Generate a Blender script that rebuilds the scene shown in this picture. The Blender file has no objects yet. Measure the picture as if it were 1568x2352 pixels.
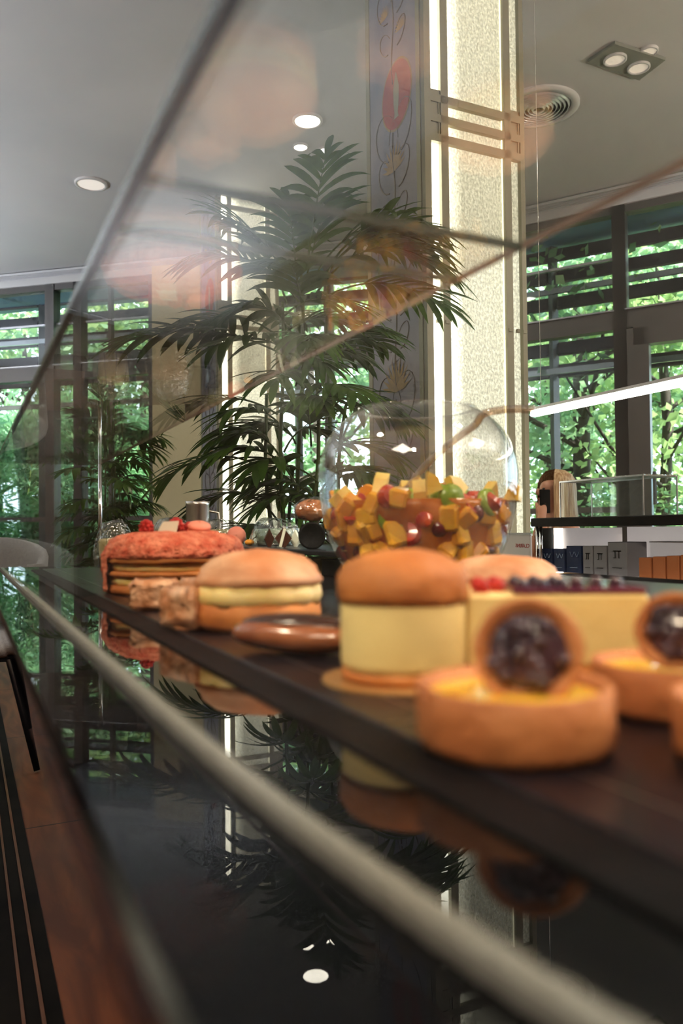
import bpy, math, random
from mathutils import Vector, Matrix, noise
R = math.radians
PI = math.pi
rnd = random.Random(7)
col = bpy.context.scene.collection
SC = bpy.context.scene

# ------------------------------------------------------------------ camera frame
CZ = 0.8875                       # eye height, a hand above the counter
F_PX = 1800.0
TH, PH, RO = math.atan(864 / 1800), R(1.27), R(0.6)
fw = Vector((math.sin(TH) * math.cos(PH), math.cos(TH) * math.cos(PH), math.sin(PH)))
rt = Vector((math.cos(TH), -math.sin(TH), 0))
up = rt.cross(fw)
rt2 = rt * math.cos(RO) - up * math.sin(RO)
up2 = up * math.cos(RO) + rt * math.sin(RO)
CAM = Vector((0, 0, CZ))


def ray(px, py):
    return fw + rt2 * ((px - 784) / F_PX) - up2 * ((py - 1176) / F_PX)


def at(px, py, d):
    return CAM + ray(px, py) * d


def at_z(px, py, z):
    r = ray(px, py)
    return CAM + r * ((z - CZ) / r.z)


def at_x(px, py, x):
    r = ray(px, py)
    return CAM + r * (x / r.x)


# ------------------------------------------------------------------ materials
def mat(name, c, rough=0.5, metal=0.0, c2=None, scale=8.0, bump=0.0, bscale=None, emit=0.0, spec=0.5,
        trans=0.0, detail=4.0, sss=0.0, stretch=None, coat=0.0, lo=0.35, hi=0.65):
    m = bpy.data.materials.new(name)
    m.use_nodes = True
    nt = m.node_tree
    b = nt.nodes['Principled BSDF']
    b.inputs['Base Color'].default_value = (*c, 1)
    b.inputs['Roughness'].default_value = rough
    b.inputs['Metallic'].default_value = metal
    b.inputs['Specular IOR Level'].default_value = spec
    b.inputs['Coat Weight'].default_value = coat
    b.inputs['Coat Roughness'].default_value = 0.08
    if sss >= 0.3:
        b.inputs['Subsurface Weight'].default_value = sss
        b.inputs['Subsurface Radius'].default_value = (0.02, 0.01, 0.005)
        b.inputs['Subsurface Scale'].default_value = 0.4
    tc = nt.nodes.new('ShaderNodeTexCoord')
    mp = nt.nodes.new('ShaderNodeMapping')
    nt.links.new(tc.outputs['Object'], mp.inputs['Vector'])
    if stretch:
        mp.inputs['Scale'].default_value = stretch
    colsock = None
    if c2 is not None:
        n = nt.nodes.new('ShaderNodeTexNoise')
        n.inputs['Scale'].default_value = scale
        n.inputs['Detail'].default_value = detail
        nt.links.new(mp.outputs['Vector'], n.inputs['Vector'])
        cr = nt.nodes.new('ShaderNodeValToRGB')
        cr.color_ramp.elements[0].position = lo
        cr.color_ramp.elements[1].position = hi
        cr.color_ramp.elements[0].color = (*c, 1)
        cr.color_ramp.elements[1].color = (*c2, 1)
        nt.links.new(n.outputs['Fac'], cr.inputs['Fac'])
        nt.links.new(cr.outputs['Color'], b.inputs['Base Color'])
        colsock = cr.outputs['Color']
    if bump:
        n2 = nt.nodes.new('ShaderNodeTexNoise')
        n2.inputs['Scale'].default_value = bscale or scale
        n2.inputs['Detail'].default_value = 4
        nt.links.new(mp.outputs['Vector'], n2.inputs['Vector'])
        bp = nt.nodes.new('ShaderNodeBump')
        bp.inputs['Strength'].default_value = bump
        bp.inputs['Distance'].default_value = 0.01
        nt.links.new(n2.outputs['Fac'], bp.inputs['Height'])
        nt.links.new(bp.outputs['Normal'], b.inputs['Normal'])
    if emit:
        b.inputs['Emission Strength'].default_value = emit
        if colsock:
            nt.links.new(colsock, b.inputs['Emission Color'])
        else:
            b.inputs['Emission Color'].default_value = (*c, 1)
    if trans:
        out = nt.nodes['Material Output']
        tr = nt.nodes.new('ShaderNodeBsdfTranslucent')
        if colsock:
            nt.links.new(colsock, tr.inputs['Color'])
        else:
            tr.inputs['Color'].default_value = (*c, 1)
        mx = nt.nodes.new('ShaderNodeMixShader')
        mx.inputs['Fac'].default_value = trans
        nt.links.new(b.outputs['BSDF'], mx.inputs[1])
        nt.links.new(tr.outputs['BSDF'], mx.inputs[2])
        nt.links.new(mx.outputs['Shader'], out.inputs['Surface'])
    return m


def glass(name, tint, f0=0.04, rough=0.0, bump=0.0, bscale=30, boost=1.0, smear=0.0):
    """Clear sheet glass: transparent body, Schlick reflection on either side."""
    m = bpy.data.materials.new(name)
    m.use_nodes = True
    nt = m.node_tree
    nt.nodes.remove(nt.nodes['Principled BSDF'])
    out = nt.nodes['Material Output']
    tr = nt.nodes.new('ShaderNodeBsdfTransparent')
    tr.inputs['Color'].default_value = (*tint, 1)
    gl = nt.nodes.new('ShaderNodeBsdfGlossy')
    gl.inputs['Roughness'].default_value = rough
    lw = nt.nodes.new('ShaderNodeLayerWeight')
    lw.inputs['Blend'].default_value = 0.5
    pw = nt.nodes.new('ShaderNodeMath')
    pw.operation = 'POWER'
    pw.inputs[1].default_value = 5.0
    ma = nt.nodes.new('ShaderNodeMath')
    ma.operation = 'MULTIPLY_ADD'
    ma.inputs[1].default_value = (1 - f0) * boost
    ma.inputs[2].default_value = f0
    ma.use_clamp = True
    mx = nt.nodes.new('ShaderNodeMixShader')
    nt.links.new(lw.outputs['Facing'], pw.inputs[0])
    nt.links.new(pw.outputs[0], ma.inputs[0])
    nt.links.new(ma.outputs[0], mx.inputs['Fac'])
    nt.links.new(tr.outputs[0], mx.inputs[1])
    nt.links.new(gl.outputs[0], mx.inputs[2])
    last = mx.outputs[0]
    tc = nt.nodes.new('ShaderNodeTexCoord')
    if bump:
        n = nt.nodes.new('ShaderNodeTexNoise')
        n.inputs['Scale'].default_value = bscale
        nt.links.new(tc.outputs['Object'], n.inputs['Vector'])
        bp = nt.nodes.new('ShaderNodeBump')
        bp.inputs['Strength'].default_value = bump
        bp.inputs['Distance'].default_value = 0.01
        nt.links.new(n.outputs['Fac'], bp.inputs['Height'])
        nt.links.new(bp.outputs['Normal'], gl.inputs['Normal'])
        nt.links.new(bp.outputs['Normal'], lw.inputs['Normal'])
    if smear:
        n = nt.nodes.new('ShaderNodeTexNoise')
        n.inputs['Scale'].default_value = 14
        n.inputs['Detail'].default_value = 6
        nt.links.new(tc.outputs['Object'], n.inputs['Vector'])
        mr = nt.nodes.new('ShaderNodeMapRange')
        mr.inputs['From Min'].default_value = 0.45
        mr.inputs['From Max'].default_value = 0.8
        mr.inputs['To Max'].default_value = smear
        nt.links.new(n.outputs['Fac'], mr.inputs['Value'])
        df = nt.nodes.new('ShaderNodeBsdfDiffuse')
        df.inputs['Color'].default_value = (0.8, 0.75, 0.7, 1)
        m2 = nt.nodes.new('ShaderNodeMixShader')
        nt.links.new(mr.outputs[0], m2.inputs['Fac'])
        nt.links.new(last, m2.inputs[1])
        nt.links.new(df.outputs[0], m2.inputs[2])
        last = m2.outputs[0]
    nt.links.new(last, out.inputs['Surface'])
    return m


M = {}
M['ceiling'] = mat('ceiling plaster', (0.68, 0.67, 0.68), 0.8, c2=(0.63, 0.63, 0.65), scale=1.2)
M['wall'] = mat('beige wall', (0.50, 0.43, 0.30), 0.8, c2=(0.46, 0.40, 0.29), scale=2)
M['wallc'] = mat('cream panel', (0.62, 0.53, 0.34), 0.7, c2=(0.56, 0.48, 0.31), scale=2, emit=0.15)  # light put in as slight emission; the wall itself is no lamp
M['walld'] = mat('dark wall', (0.16, 0.10, 0.07), 0.6, c2=(0.12, 0.08, 0.06), scale=3)
M['frame'] = mat('grey window metal', (0.15, 0.145, 0.145), 0.35, metal=0.2, c2=(0.17, 0.16, 0.16), scale=3)
M['framel'] = mat('light window metal', (0.55, 0.56, 0.60), 0.25, metal=0.7)
M['louver'] = mat('louvre timber grey', (0.11, 0.09, 0.11), 0.7, c2=(0.13, 0.105, 0.12), scale=5)
M['soffit'] = mat('blue grey soffit', (0.20, 0.32, 0.44), 0.6, c2=(0.17, 0.28, 0.40), scale=3)
M['chromeline'] = mat('polished diffuser metal', (0.80, 0.80, 0.84), 0.22, metal=0.45)
M['wglass'] = glass('window glass', (0.93, 0.96, 0.97), 0.04)
M['caseglass'] = glass('case glass', (0.965, 0.975, 0.955), 0.03, smear=0.015, boost=0.35)
M['topglass'] = glass('case top glass', (0.985, 0.965, 0.935), 0.07, boost=0.9)
M['gedge'] = mat('green glass edge', (0.025, 0.050, 0.042), 0.25, c2=(0.07, 0.10, 0.085), scale=14, spec=0.4)
M['redge'] = mat('warm glass edge', (0.14, 0.085, 0.06), 0.3, c2=(0.20, 0.13, 0.10), scale=12, spec=0.4)
M['bowlglass'] = glass('bowl glass', (0.95, 0.955, 0.955), 0.06, bump=0.06, bscale=24, smear=0.09)
M['cello'] = glass('cellophane', (0.84, 0.86, 0.84), 0.22, rough=0.05, bump=1.0, bscale=60)
M['black'] = mat('black glass counter', (0.0015, 0.0015, 0.002), 0.012, spec=0.24, c2=(0.005, 0.005, 0.006), scale=4)
M['blackm'] = mat('matte black', (0.004, 0.004, 0.005), 0.6, spec=0.12, c2=(0.008, 0.008, 0.01), scale=20)
M['slate'] = mat('dark tray', (0.008, 0.007, 0.011), 0.28, c2=(0.013, 0.011, 0.016), scale=6, spec=0.35)
M['channel'] = mat('pale metal channel', (0.21, 0.215, 0.20), 0.55, metal=0.2, c2=(0.20, 0.195, 0.17), scale=8)
M['chrome'] = mat('chrome', (0.8, 0.8, 0.82), 0.12, metal=1.0)
M['led'] = mat('LED diffuser', (1.0, 0.96, 0.88), 0.5, emit=9.0)
M['lamp'] = mat('lamp lens', (1.0, 0.96, 0.90), 0.5, emit=14.0)
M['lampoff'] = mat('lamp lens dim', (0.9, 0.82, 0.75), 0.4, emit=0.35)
M['whitem'] = mat('white metal ring', (0.62, 0.60, 0.60), 0.35, emit=0.05)
M['plate'] = mat('grey lamp plate', (0.30, 0.31, 0.28), 0.6, c2=(0.27, 0.28, 0.26), scale=9)
M['pframe'] = mat('khaki column frame', (0.33, 0.31, 0.225), 0.5, c2=(0.30, 0.285, 0.21), scale=4)
M['pstrip'] = mat('column light strip', (1.0, 0.98, 0.86), 0.5, emit=5.5)
M['pedge'] = mat('soft edge light', (1.0, 0.95, 0.72), 0.5, emit=1.5)
M['pdark'] = mat('column side edge', (0.42, 0.40, 0.30), 0.6, c2=(0.36, 0.35, 0.27), scale=4)
M['paint'] = mat('painted column panel', (0.22, 0.24, 0.32), 0.6, c2=(0.44, 0.40, 0.42), scale=2.2, detail=6, stretch=(1, 1, 0.6))
M['gold'] = mat('ochre paint', (0.48, 0.34, 0.18), 0.7, c2=(0.38, 0.29, 0.20), scale=25)
M['vine'] = mat('faint vine paint', (0.24, 0.22, 0.22), 0.7, c2=(0.30, 0.27, 0.25), scale=15)
M['medal'] = mat('faded red paint', (0.50, 0.15, 0.12), 0.7, c2=(0.42, 0.13, 0.12), scale=14)
M['wood'] = None
M['darkfloor'] = mat('black floor trim', (0.004, 0.003, 0.003), 0.8, spec=0.15, c2=(0.01, 0.008, 0.006), scale=6)
M['woodline'] = mat('thin wood inlay', (0.11, 0.045, 0.02), 0.5, c2=(0.08, 0.035, 0.018), scale=12)
M['greyfab'] = mat('pale grey upholstery', (0.42, 0.41, 0.40), 0.9, c2=(0.36, 0.35, 0.35), scale=90, bump=0.3, bscale=250)
M['leaf'] = mat('palm leaf', (0.035, 0.10, 0.016), 0.35, c2=(0.085, 0.16, 0.022), scale=5, trans=0.35)
M['stem'] = mat('palm stem', (0.05, 0.10, 0.02), 0.5, c2=(0.09, 0.13, 0.03), scale=12)
M['tree'] = mat('sunlit tree leaf', (0.24, 0.38, 0.16), 0.5, c2=(0.52, 0.66, 0.30), scale=1.2, trans=0.5)
M['tree2'] = mat('deep green leaf', (0.16, 0.30, 0.18), 0.5, c2=(0.36, 0.54, 0.30), scale=1.5, trans=0.45)
M['bamboo'] = mat('bamboo leaf', (0.18, 0.40, 0.26), 0.5, c2=(0.42, 0.68, 0.36), scale=1.6, trans=0.5)
M['bark'] = mat('tree bark', (0.075, 0.062, 0.052), 0.9, c2=(0.045, 0.036, 0.032), scale=9, bump=0.8, stretch=(1, 1, 0.3))
M['ground'] = mat('outdoor paving', (0.10, 0.14, 0.08), 0.9, c2=(0.16, 0.18, 0.12), scale=2)
M['pot'] = mat('dark planter', (0.03, 0.03, 0.035), 0.5, c2=(0.05, 0.045, 0.045), scale=6)
M['soil'] = mat('soil', (0.03, 0.018, 0.01), 0.95, c2=(0.05, 0.03, 0.02), scale=40)
# pastry
M['bun'] = mat('baked brioche', (0.58, 0.23, 0.10), 0.55, c2=(0.80, 0.46, 0.28), scale=22, bump=0.15, bscale=90, sss=0.15)
M['bunb'] = mat('brioche base', (0.48, 0.16, 0.04), 0.6, c2=(0.68, 0.28, 0.08), scale=16, bump=0.3, bscale=70, sss=0.1)
M['cream'] = mat('custard cream', (0.86, 0.62, 0.24), 0.45, c2=(0.93, 0.74, 0.38), scale=18, bump=0.1, bscale=30, sss=0.3)
M['cake'] = mat('pale cheesecake', (0.88, 0.70, 0.34), 0.5, c2=(0.84, 0.62, 0.27), scale=9, bump=0.08, bscale=60, sss=0.2)
M['shell'] = mat('tart shell', (0.42, 0.15, 0.055), 0.6, c2=(0.55, 0.23, 0.09), scale=20, bump=0.25, bscale=120, sss=0.1)
M['lemon'] = mat('lemon filling', (0.90, 0.50, 0.03), 0.12, c2=(0.93, 0.60, 0.08), scale=8, sss=0.3, coat=0.6)
M['choc'] = mat('dark chocolate', (0.045, 0.018, 0.012), 0.25, c2=(0.07, 0.028, 0.018), scale=30, bump=0.2, coat=0.4)
M['berry'] = mat('dark berries', (0.030, 0.022, 0.045), 0.18, c2=(0.09, 0.045, 0.06), scale=45, bump=0.4, coat=0.8)
M['jelly'] = mat('purple jelly', (0.11, 0.02, 0.06), 0.1, c2=(0.20, 0.04, 0.07), scale=20, coat=0.7)
M['pink'] = mat('pink praline crumb', (0.64, 0.12, 0.06), 0.6, c2=(0.85, 0.30, 0.18), scale=60, bump=1.0, bscale=130, sss=0.1)
M['rasp'] = mat('raspberry', (0.50, 0.02, 0.02), 0.35, c2=(0.62, 0.05, 0.04), scale=60, bump=0.8, bscale=200, sss=0.2)
M['macaron'] = mat('pink macaron', (0.78, 0.26, 0.18), 0.6, c2=(0.84, 0.32, 0.23), scale=30, bump=0.1, sss=0.1)
M['white'] = mat('white chocolate', (0.80, 0.84, 0.70), 0.4, c2=(0.74, 0.78, 0.66), scale=20)
M['flaky'] = mat('glazed puff pastry', (0.55, 0.22, 0.09), 0.35, c2=(0.85, 0.52, 0.34), scale=40, bump=1.0, bscale=70, sss=0.1, coat=0.3)
M['eclair'] = mat('glazed brown pastry', (0.24, 0.07, 0.025), 0.2, c2=(0.38, 0.14, 0.06), scale=22, bump=0.15, coat=0.7)
M['goldcard'] = mat('gold cake card', (0.62, 0.36, 0.14), 0.3, metal=0.5, c2=(0.7, 0.42, 0.18), scale=12)
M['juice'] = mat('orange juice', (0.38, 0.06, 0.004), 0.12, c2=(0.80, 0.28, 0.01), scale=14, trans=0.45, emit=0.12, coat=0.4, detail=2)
M['mango'] = mat('mango flesh', (0.80, 0.34, 0.02), 0.25, c2=(0.90, 0.50, 0.05), scale=30, sss=0.3, coat=0.5)
M['apple'] = mat('pale apple flesh', (0.84, 0.52, 0.10), 0.3, c2=(0.90, 0.68, 0.22), scale=30, sss=0.3, coat=0.4)
M['straw'] = mat('strawberry flesh', (0.38, 0.012, 0.008), 0.25, c2=(0.66, 0.10, 0.03), scale=35, coat=0.5)
M['kiwi'] = mat('kiwi flesh', (0.22, 0.34, 0.02), 0.3, c2=(0.38, 0.46, 0.05), scale=30, sss=0.2, coat=0.4)
M['grape'] = mat('dark cherry', (0.13, 0.008, 0.012), 0.15, c2=(0.20, 0.015, 0.015), scale=20, coat=0.6)
M['ladle'] = glass('clear ladle plastic', (0.80, 0.70, 0.62), 0.22, rough=0.15, bump=0.2, bscale=30, smear=0.9)
M['bread'] = mat('orange loaf', (0.60, 0.17, 0.04), 0.5, c2=(0.80, 0.36, 0.14), scale=25, bump=0.5, bscale=60)
M['mint'] = mat('mint card', (0.30, 0.42, 0.32), 0.5, c2=(0.36, 0.48, 0.36), scale=6)
M['sand'] = mat('yellow card', (0.50, 0.46, 0.20), 0.6, c2=(0.55, 0.50, 0.24), scale=6)
M['apricot'] = mat('apricot', (0.9, 0.35, 0.02), 0.3, c2=(0.92, 0.42, 0.05), scale=20)
M['steel'] = mat('brushed steel', (0.55, 0.50, 0.45), 0.28, metal=1.0, c2=(0.65, 0.6, 0.55), scale=30, stretch=(1, 1, 0.05))
# shop
M['whitecab'] = mat('white lacquer', (0.42, 0.38, 0.36), 0.3, c2=(0.40, 0.36, 0.34), scale=3)
M['warmcab'] = mat('warm lit cabinet', (0.52, 0.31, 0.20), 0.3, c2=(0.47, 0.28, 0.18), scale=3)
M['backlit'] = mat('lit white panel', (0.62, 0.57, 0.57), 0.4, emit=0.25)
M['navy'] = mat('navy carton', (0.010, 0.025, 0.075), 0.25, c2=(0.018, 0.04, 0.12), scale=6)
M['silver'] = mat('silver carton', (0.24, 0.24, 0.27), 0.35, metal=0.2, c2=(0.30, 0.30, 0.33), scale=5)
M['amber'] = mat('amber carton', (0.45, 0.16, 0.06), 0.4, c2=(0.52, 0.20, 0.08), scale=6)
M['ink'] = mat('dark ink', (0.01, 0.01, 0.015), 0.5)
M['paleink'] = mat('pale blue ink', (0.25, 0.35, 0.5), 0.5)
M['redink'] = mat('red lettering', (0.30, 0.005, 0.015), 0.5)
M['sign'] = mat('grey white sign', (0.42, 0.38, 0.38), 0.5, c2=(0.38, 0.35, 0.35), scale=4)
M['skin'] = mat('skin', (0.50, 0.24, 0.15), 0.5, c2=(0.55, 0.28, 0.18), scale=12, sss=0.1)
M['hair'] = mat('blonde hair', (0.36, 0.20, 0.09), 0.45, c2=(0.68, 0.50, 0.30), scale=30, stretch=(3, 3, 0.15), bump=0.6, bscale=60)
M['cloth'] = mat('dark top', (0.03, 0.03, 0.04), 0.9, c2=(0.05, 0.04, 0.05), scale=30)
M['whitecloth'] = mat('white strap', (0.7, 0.66, 0.66), 0.8)


def wood_mat():
    m = bpy.data.materials.new('warm floor planks')
    m.use_nodes = True
    nt = m.node_tree
    b = nt.nodes['Principled BSDF']
    tc = nt.nodes.new('ShaderNodeTexCoord')
    mp = nt.nodes.new('ShaderNodeMapping')
    mp.inputs['Scale'].default_value = (9, 1.4, 1)
    nt.links.new(tc.outputs['Object'], mp.inputs['Vector'])
    n = nt.nodes.new('ShaderNodeTexNoise')
    n.inputs['Scale'].default_value = 1.3
    n.inputs['Detail'].default_value = 7
    n.inputs['Distortion'].default_value = 1.6
    nt.links.new(mp.outputs['Vector'], n.inputs['Vector'])
    cr = nt.nodes.new('ShaderNodeValToRGB')
    cr.color_ramp.elements[0].position = 0.38
    cr.color_ramp.elements[0].color = (0.085, 0.024, 0.009, 1)
    cr.color_ramp.elements[1].position = 0.64
    cr.color_ramp.elements[1].color = (0.17, 0.055, 0.020, 1)
    nt.links.new(n.outputs['Fac'], cr.inputs['Fac'])
    br = nt.nodes.new('ShaderNodeTexBrick')
    br.offset = 0.37
    br.inputs['Scale'].default_value = 1.0
    br.inputs['Brick Width'].default_value = 1.15
    br.inputs['Row Height'].default_value = 0.24
    br.inputs['Mortar Size'].default_value = 0.004
    br.inputs['Mortar'].default_value = (0.10, 0.10, 0.10, 1)
    br.inputs['Color1'].default_value = (1, 1, 1, 1)
    br.inputs['Color2'].default_value = (0.8, 0.8, 0.8, 1)
    mp2 = nt.nodes.new('ShaderNodeMapping')
    mp2.inputs['Rotation'].default_value = (0, 0, PI / 2)
    mp2.inputs['Location'].default_value = (0.25, 0.16, 0)
    nt.links.new(tc.outputs['Object'], mp2.inputs['Vector'])
    nt.links.new(mp2.outputs['Vector'], br.inputs['Vector'])
    mx = nt.nodes.new('ShaderNodeMixRGB')
    mx.blend_type = 'MULTIPLY'
    mx.inputs['Fac'].default_value = 1
    nt.links.new(cr.outputs['Color'], mx.inputs['Color1'])
    nt.links.new(br.outputs['Color'], mx.inputs['Color2'])
    nt.links.new(mx.outputs['Color'], b.inputs['Base Color'])
    b.inputs['Roughness'].default_value = 0.55
    return m


M['wood'] = wood_mat()


def panel_mat(name, gain):
    """Backlit hammered glass: emission modulated by the pressed pattern, spill from the tube painted in (object X)."""
    m = bpy.data.materials.new(name)
    m.use_nodes = True
    nt = m.node_tree
    b = nt.nodes['Principled BSDF']
    tc = nt.nodes.new('ShaderNodeTexCoord')
    mp = nt.nodes.new('ShaderNodeMapping')
    mp.inputs['Scale'].default_value = (1, 1, 0.7)
    nt.links.new(tc.outputs['Object'], mp.inputs['Vector'])
    v = nt.nodes.new('ShaderNodeTexNoise')
    v.inputs['Scale'].default_value = 105
    v.inputs['Detail'].default_value = 2
    v.inputs['Distortion'].default_value = 0.3
    nt.links.new(mp.outputs['Vector'], v.inputs['Vector'])
    sep = nt.nodes.new('ShaderNodeSeparateXYZ')
    nt.links.new(tc.outputs['Object'], sep.inputs[0])
    gr = nt.nodes.new('ShaderNodeMapRange')  # painted spill: emission rises towards the light strip
    gr.inputs['From Min'].default_value = -0.14
    gr.inputs['From Max'].default_value = -0.06
    gr.inputs['To Min'].default_value = 3.4
    gr.inputs['To Max'].default_value = 1.0
    nt.links.new(sep.outputs['X'], gr.inputs['Value'])
    nr = nt.nodes.new('ShaderNodeMapRange')
    nr.inputs['From Min'].default_value = 0.38
    nr.inputs['From Max'].default_value = 0.66
    nr.inputs['To Min'].default_value = 0.7
    nr.inputs['To Max'].default_value = 1.4
    nt.links.new(v.outputs['Fac'], nr.inputs['Value'])
    mu = nt.nodes.new('ShaderNodeMath')
    mu.operation = 'MULTIPLY'
    nt.links.new(gr.outputs[0], mu.inputs[0])
    nt.links.new(nr.outputs[0], mu.inputs[1])
    m3 = nt.nodes.new('ShaderNodeMath')
    m3.operation = 'MULTIPLY'
    m3.inputs[1].default_value = gain
    nt.links.new(mu.outputs[0], m3.inputs[0])
    b.inputs['Base Color'].default_value = (0.42, 0.42, 0.32, 1)
    b.inputs['Emission Color'].default_value = (0.90, 0.87, 0.70, 1)
    nt.links.new(m3.outputs[0], b.inputs['Emission Strength'])
    b.inputs['Roughness'].default_value = 0.15
    bp = nt.nodes.new('ShaderNodeBump')
    bp.inputs['Strength'].default_value = 1.0
    bp.inputs['Distance'].default_value = 0.02
    nt.links.new(v.outputs['Fac'], bp.inputs['Height'])
    nt.links.new(bp.outputs['Normal'], b.inputs['Normal'])
    return m


M['ppanel'] = panel_mat('hammered column glass', 0.55)

# ------------------------------------------------------------------ mesh helper


class MB:
    def __init__(s):
        s.v, s.f, s.mi = [], [], []
        s.k = 0

    def add(s, vs, fs, mi=None):
        o = len(s.v)
        s.v += [Vector(p) for p in vs]
        s.f += [[i + o for i in f] for f in fs]
        s.mi += [s.k if mi is None else mi] * len(fs)
        return o

    def box(s, c, size, rz=0.0, mtx=None, bev=0.0):
        x, y, z = (a / 2 for a in size)
        if bev:
            b = min(bev, x * .9, y * .9, z * .9)
            rings = []
            vs = []
            for (zz, k) in ((-z, b), (-z + b, 0), (z - b, 0), (z, b)):
                ox, oy = x - k, y - k
                q = b if k == 0 else b * .6
                for sx, sy in ((1, 1), (-1, 1), (-1, -1), (1, -1)):
                    pa = (sx * ox, sy * (oy - q), zz)
                    pb = (sx * (ox - q), sy * oy, zz)
                    vs += [pa, pb] if sx * sy > 0 else [pb, pa]
            fs = []
            for r in range(3):
                for i in range(8):
                    j = (i + 1) % 8
                    fs.append([r * 8 + i, r * 8 + j, (r + 1) * 8 + j, (r + 1) * 8 + i])
            fs.append(list(range(7, -1, -1)))
            fs.append(list(range(24, 32)))
        else:
            vs = [(a, b_, c_) for c_ in (-z, z) for a, b_ in ((-x, -y), (x, -y), (x, y), (-x, y))]
            fs = [[3, 2, 1, 0], [4, 5, 6, 7], [0, 1, 5, 4], [1, 2, 6, 5], [2, 3, 7, 6], [3, 0, 4, 7]]
        mt = mtx or Matrix.Rotation(rz, 4, 'Z')
        s.add([mt @ Vector(p) + Vector(c) for p in vs], fs)
        return s

    def bar(s, a, b, w, h=None, upv=(0, 0, 1)):
        a, b = Vector(a), Vector(b)
        d = (b - a).normalized()
        u = Vector(upv)
        sd = d.cross(u)
        if sd.length < 1e-4:
            sd = d.cross(Vector((1, 0, 0)))
        sd.normalize()
        u = sd.cross(d)
        h = h or w
        vs = []
        for p in (a, b):
            for i, j in ((-1, -1), (1, -1), (1, 1), (-1, 1)):
                vs.append(p + sd * (i * w / 2) + u * (j * h / 2))
        s.add(vs, [[3, 2, 1, 0], [4, 5, 6, 7], [0, 1, 5, 4], [1, 2, 6, 5], [2, 3, 7, 6], [3, 0, 4, 7]])
        return s

    def lathe(s, prof, n=48, c=(0, 0, 0), a0=0.0, a1=2 * PI, mtx=None, disp=None, sy=1.0):
        full = abs(a1 - a0 - 2 * PI) < 1e-6
        m = n if full else n + 1
        vs = []
        for r, z in prof:
            for i in range(m):
                a = a0 + (a1 - a0) * i / n
                p = Vector((r * math.cos(a), r * math.sin(a) * sy, z))
                if disp:
                    p = disp(p)
                vs.append(p)
        if mtx:
            vs = [mtx @ p for p in vs]
        vs = [p + Vector(c) for p in vs]
        fs = []
        for j in range(len(prof) - 1):
            for i in range(n):
                i2 = (i + 1) % m
                fs.append([j * m + i, j * m + i2, (j + 1) * m + i2, (j + 1) * m + i])
        s.add(vs, fs)
        return s

    def tube(s, pts, rad, n=8, cap=True):
        pts = [Vector(p) for p in pts]
        if not isinstance(rad, (list, tuple)):
            rad = [rad] * len(pts)
        vs, fs = [], []
        prev = None
        for i, p in enumerate(pts):
            t = (pts[min(i + 1, len(pts) - 1)] - pts[max(i - 1, 0)]).normalized()
            if prev is None:
                u = t.orthogonal().normalized()
            else:
                u = (prev - t * prev.dot(t))
                u = u.normalized() if u.length > 1e-6 else t.orthogonal().normalized()
            prev = u
            w = t.cross(u)
            for k in range(n):
                a = 2 * PI * k / n
                vs.append(p + (u * math.cos(a) + w * math.sin(a)) * rad[i])
        for i in range(len(pts) - 1):
            for k in range(n):
                k2 = (k + 1) % n
                fs.append([i * n + k, i * n + k2, (i + 1) * n + k2, (i + 1) * n + k])
        if cap:
            fs.append(list(range(n - 1, -1, -1)))
            fs.append([(len(pts) - 1) * n + k for k in range(n)])
        s.add(vs, fs)
        return s

    def ell(s, c, r, n=16, m=10, mtx=None, disp=None):
        if not isinstance(r, (tuple, list, Vector)):
            r = (r, r, r)
        prof = []
        vs = []
        for j in range(m + 1):
            t = -PI / 2 + PI * j / m
            for i in range(n):
                a = 2 * PI * i / n
                p = Vector((math.cos(t) * math.cos(a) * r[0], math.cos(t) * math.sin(a) * r[1], math.sin(t) * r[2]))
                if disp:
                    p = disp(p)
                if mtx:
                    p = mtx @ p
                vs.append(p + Vector(c))
        fs = []
        for j in range(m):
            for i in range(n):
                i2 = (i + 1) % n
                fs.append([j * n + i, j * n + i2, (j + 1) * n + i2, (j + 1) * n + i])
        s.add(vs, fs)
        return s

    def build(s, name, m, parent=None, smooth=False, loc=None):
        me = bpy.data.meshes.new(name)
        me.from_pydata([tuple(v) for v in s.v], [], s.f)
        ms = m if isinstance(m, (list, tuple)) else [m]
        for x in ms:
            me.materials.append(x)
        if len(ms) > 1:
            me.polygons.foreach_set('material_index', s.mi)
        if smooth:
            me.polygons.foreach_set('use_smooth', [True] * len(me.polygons))
        me.validate()
        me.update()
        o = bpy.data.objects.new(name, me)
        col.objects.link(o)
        if parent:
            o.parent = parent
        if loc is not None:
            o.location = loc
        return o


def dens(s=0.004, f=60.0, off=0):
    def d(p):
        n = noise.noise(Vector((p.x * f + off, p.y * f, p.z * f)))
        return p * (1 + 0) + p.normalized() * n * s if p.length > 1e-6 else p
    return d


def tag(o, label, cat, group=None, kind=None):
    o['label'] = label
    o['category'] = cat
    if group:
        o['group'] = group
    if kind:
        o['kind'] = kind
    return o


def struct(o):
    o['kind'] = 'structure'
    return o


def thing(name, label, cat, loc=(0, 0, 0), rz=0.0, group=None):
    o = bpy.data.objects.new(name, None)
    o.empty_display_size = 0.05
    col.objects.link(o)
    o.location = loc
    o.rotation_euler = (0, 0, rz)
    return tag(o, label, cat, group)


def dup(root, loc, rz=0.0, label=None, scale=None, group=None):
    c = root.copy()
    col.objects.link(c)
    c.location = loc
    c.rotation_euler = (root.rotation_euler[0], root.rotation_euler[1], rz)
    if scale:
        c.scale = (scale,) * 3
    if label:
        c['label'] = label
    if group:
        c['group'] = group

    def rec(a, b):
        for ch in list(a.children):
            k = ch.copy()
            col.objects.link(k)
            k.parent = b
            rec(ch, k)
    rec(root, c)
    return c


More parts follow.
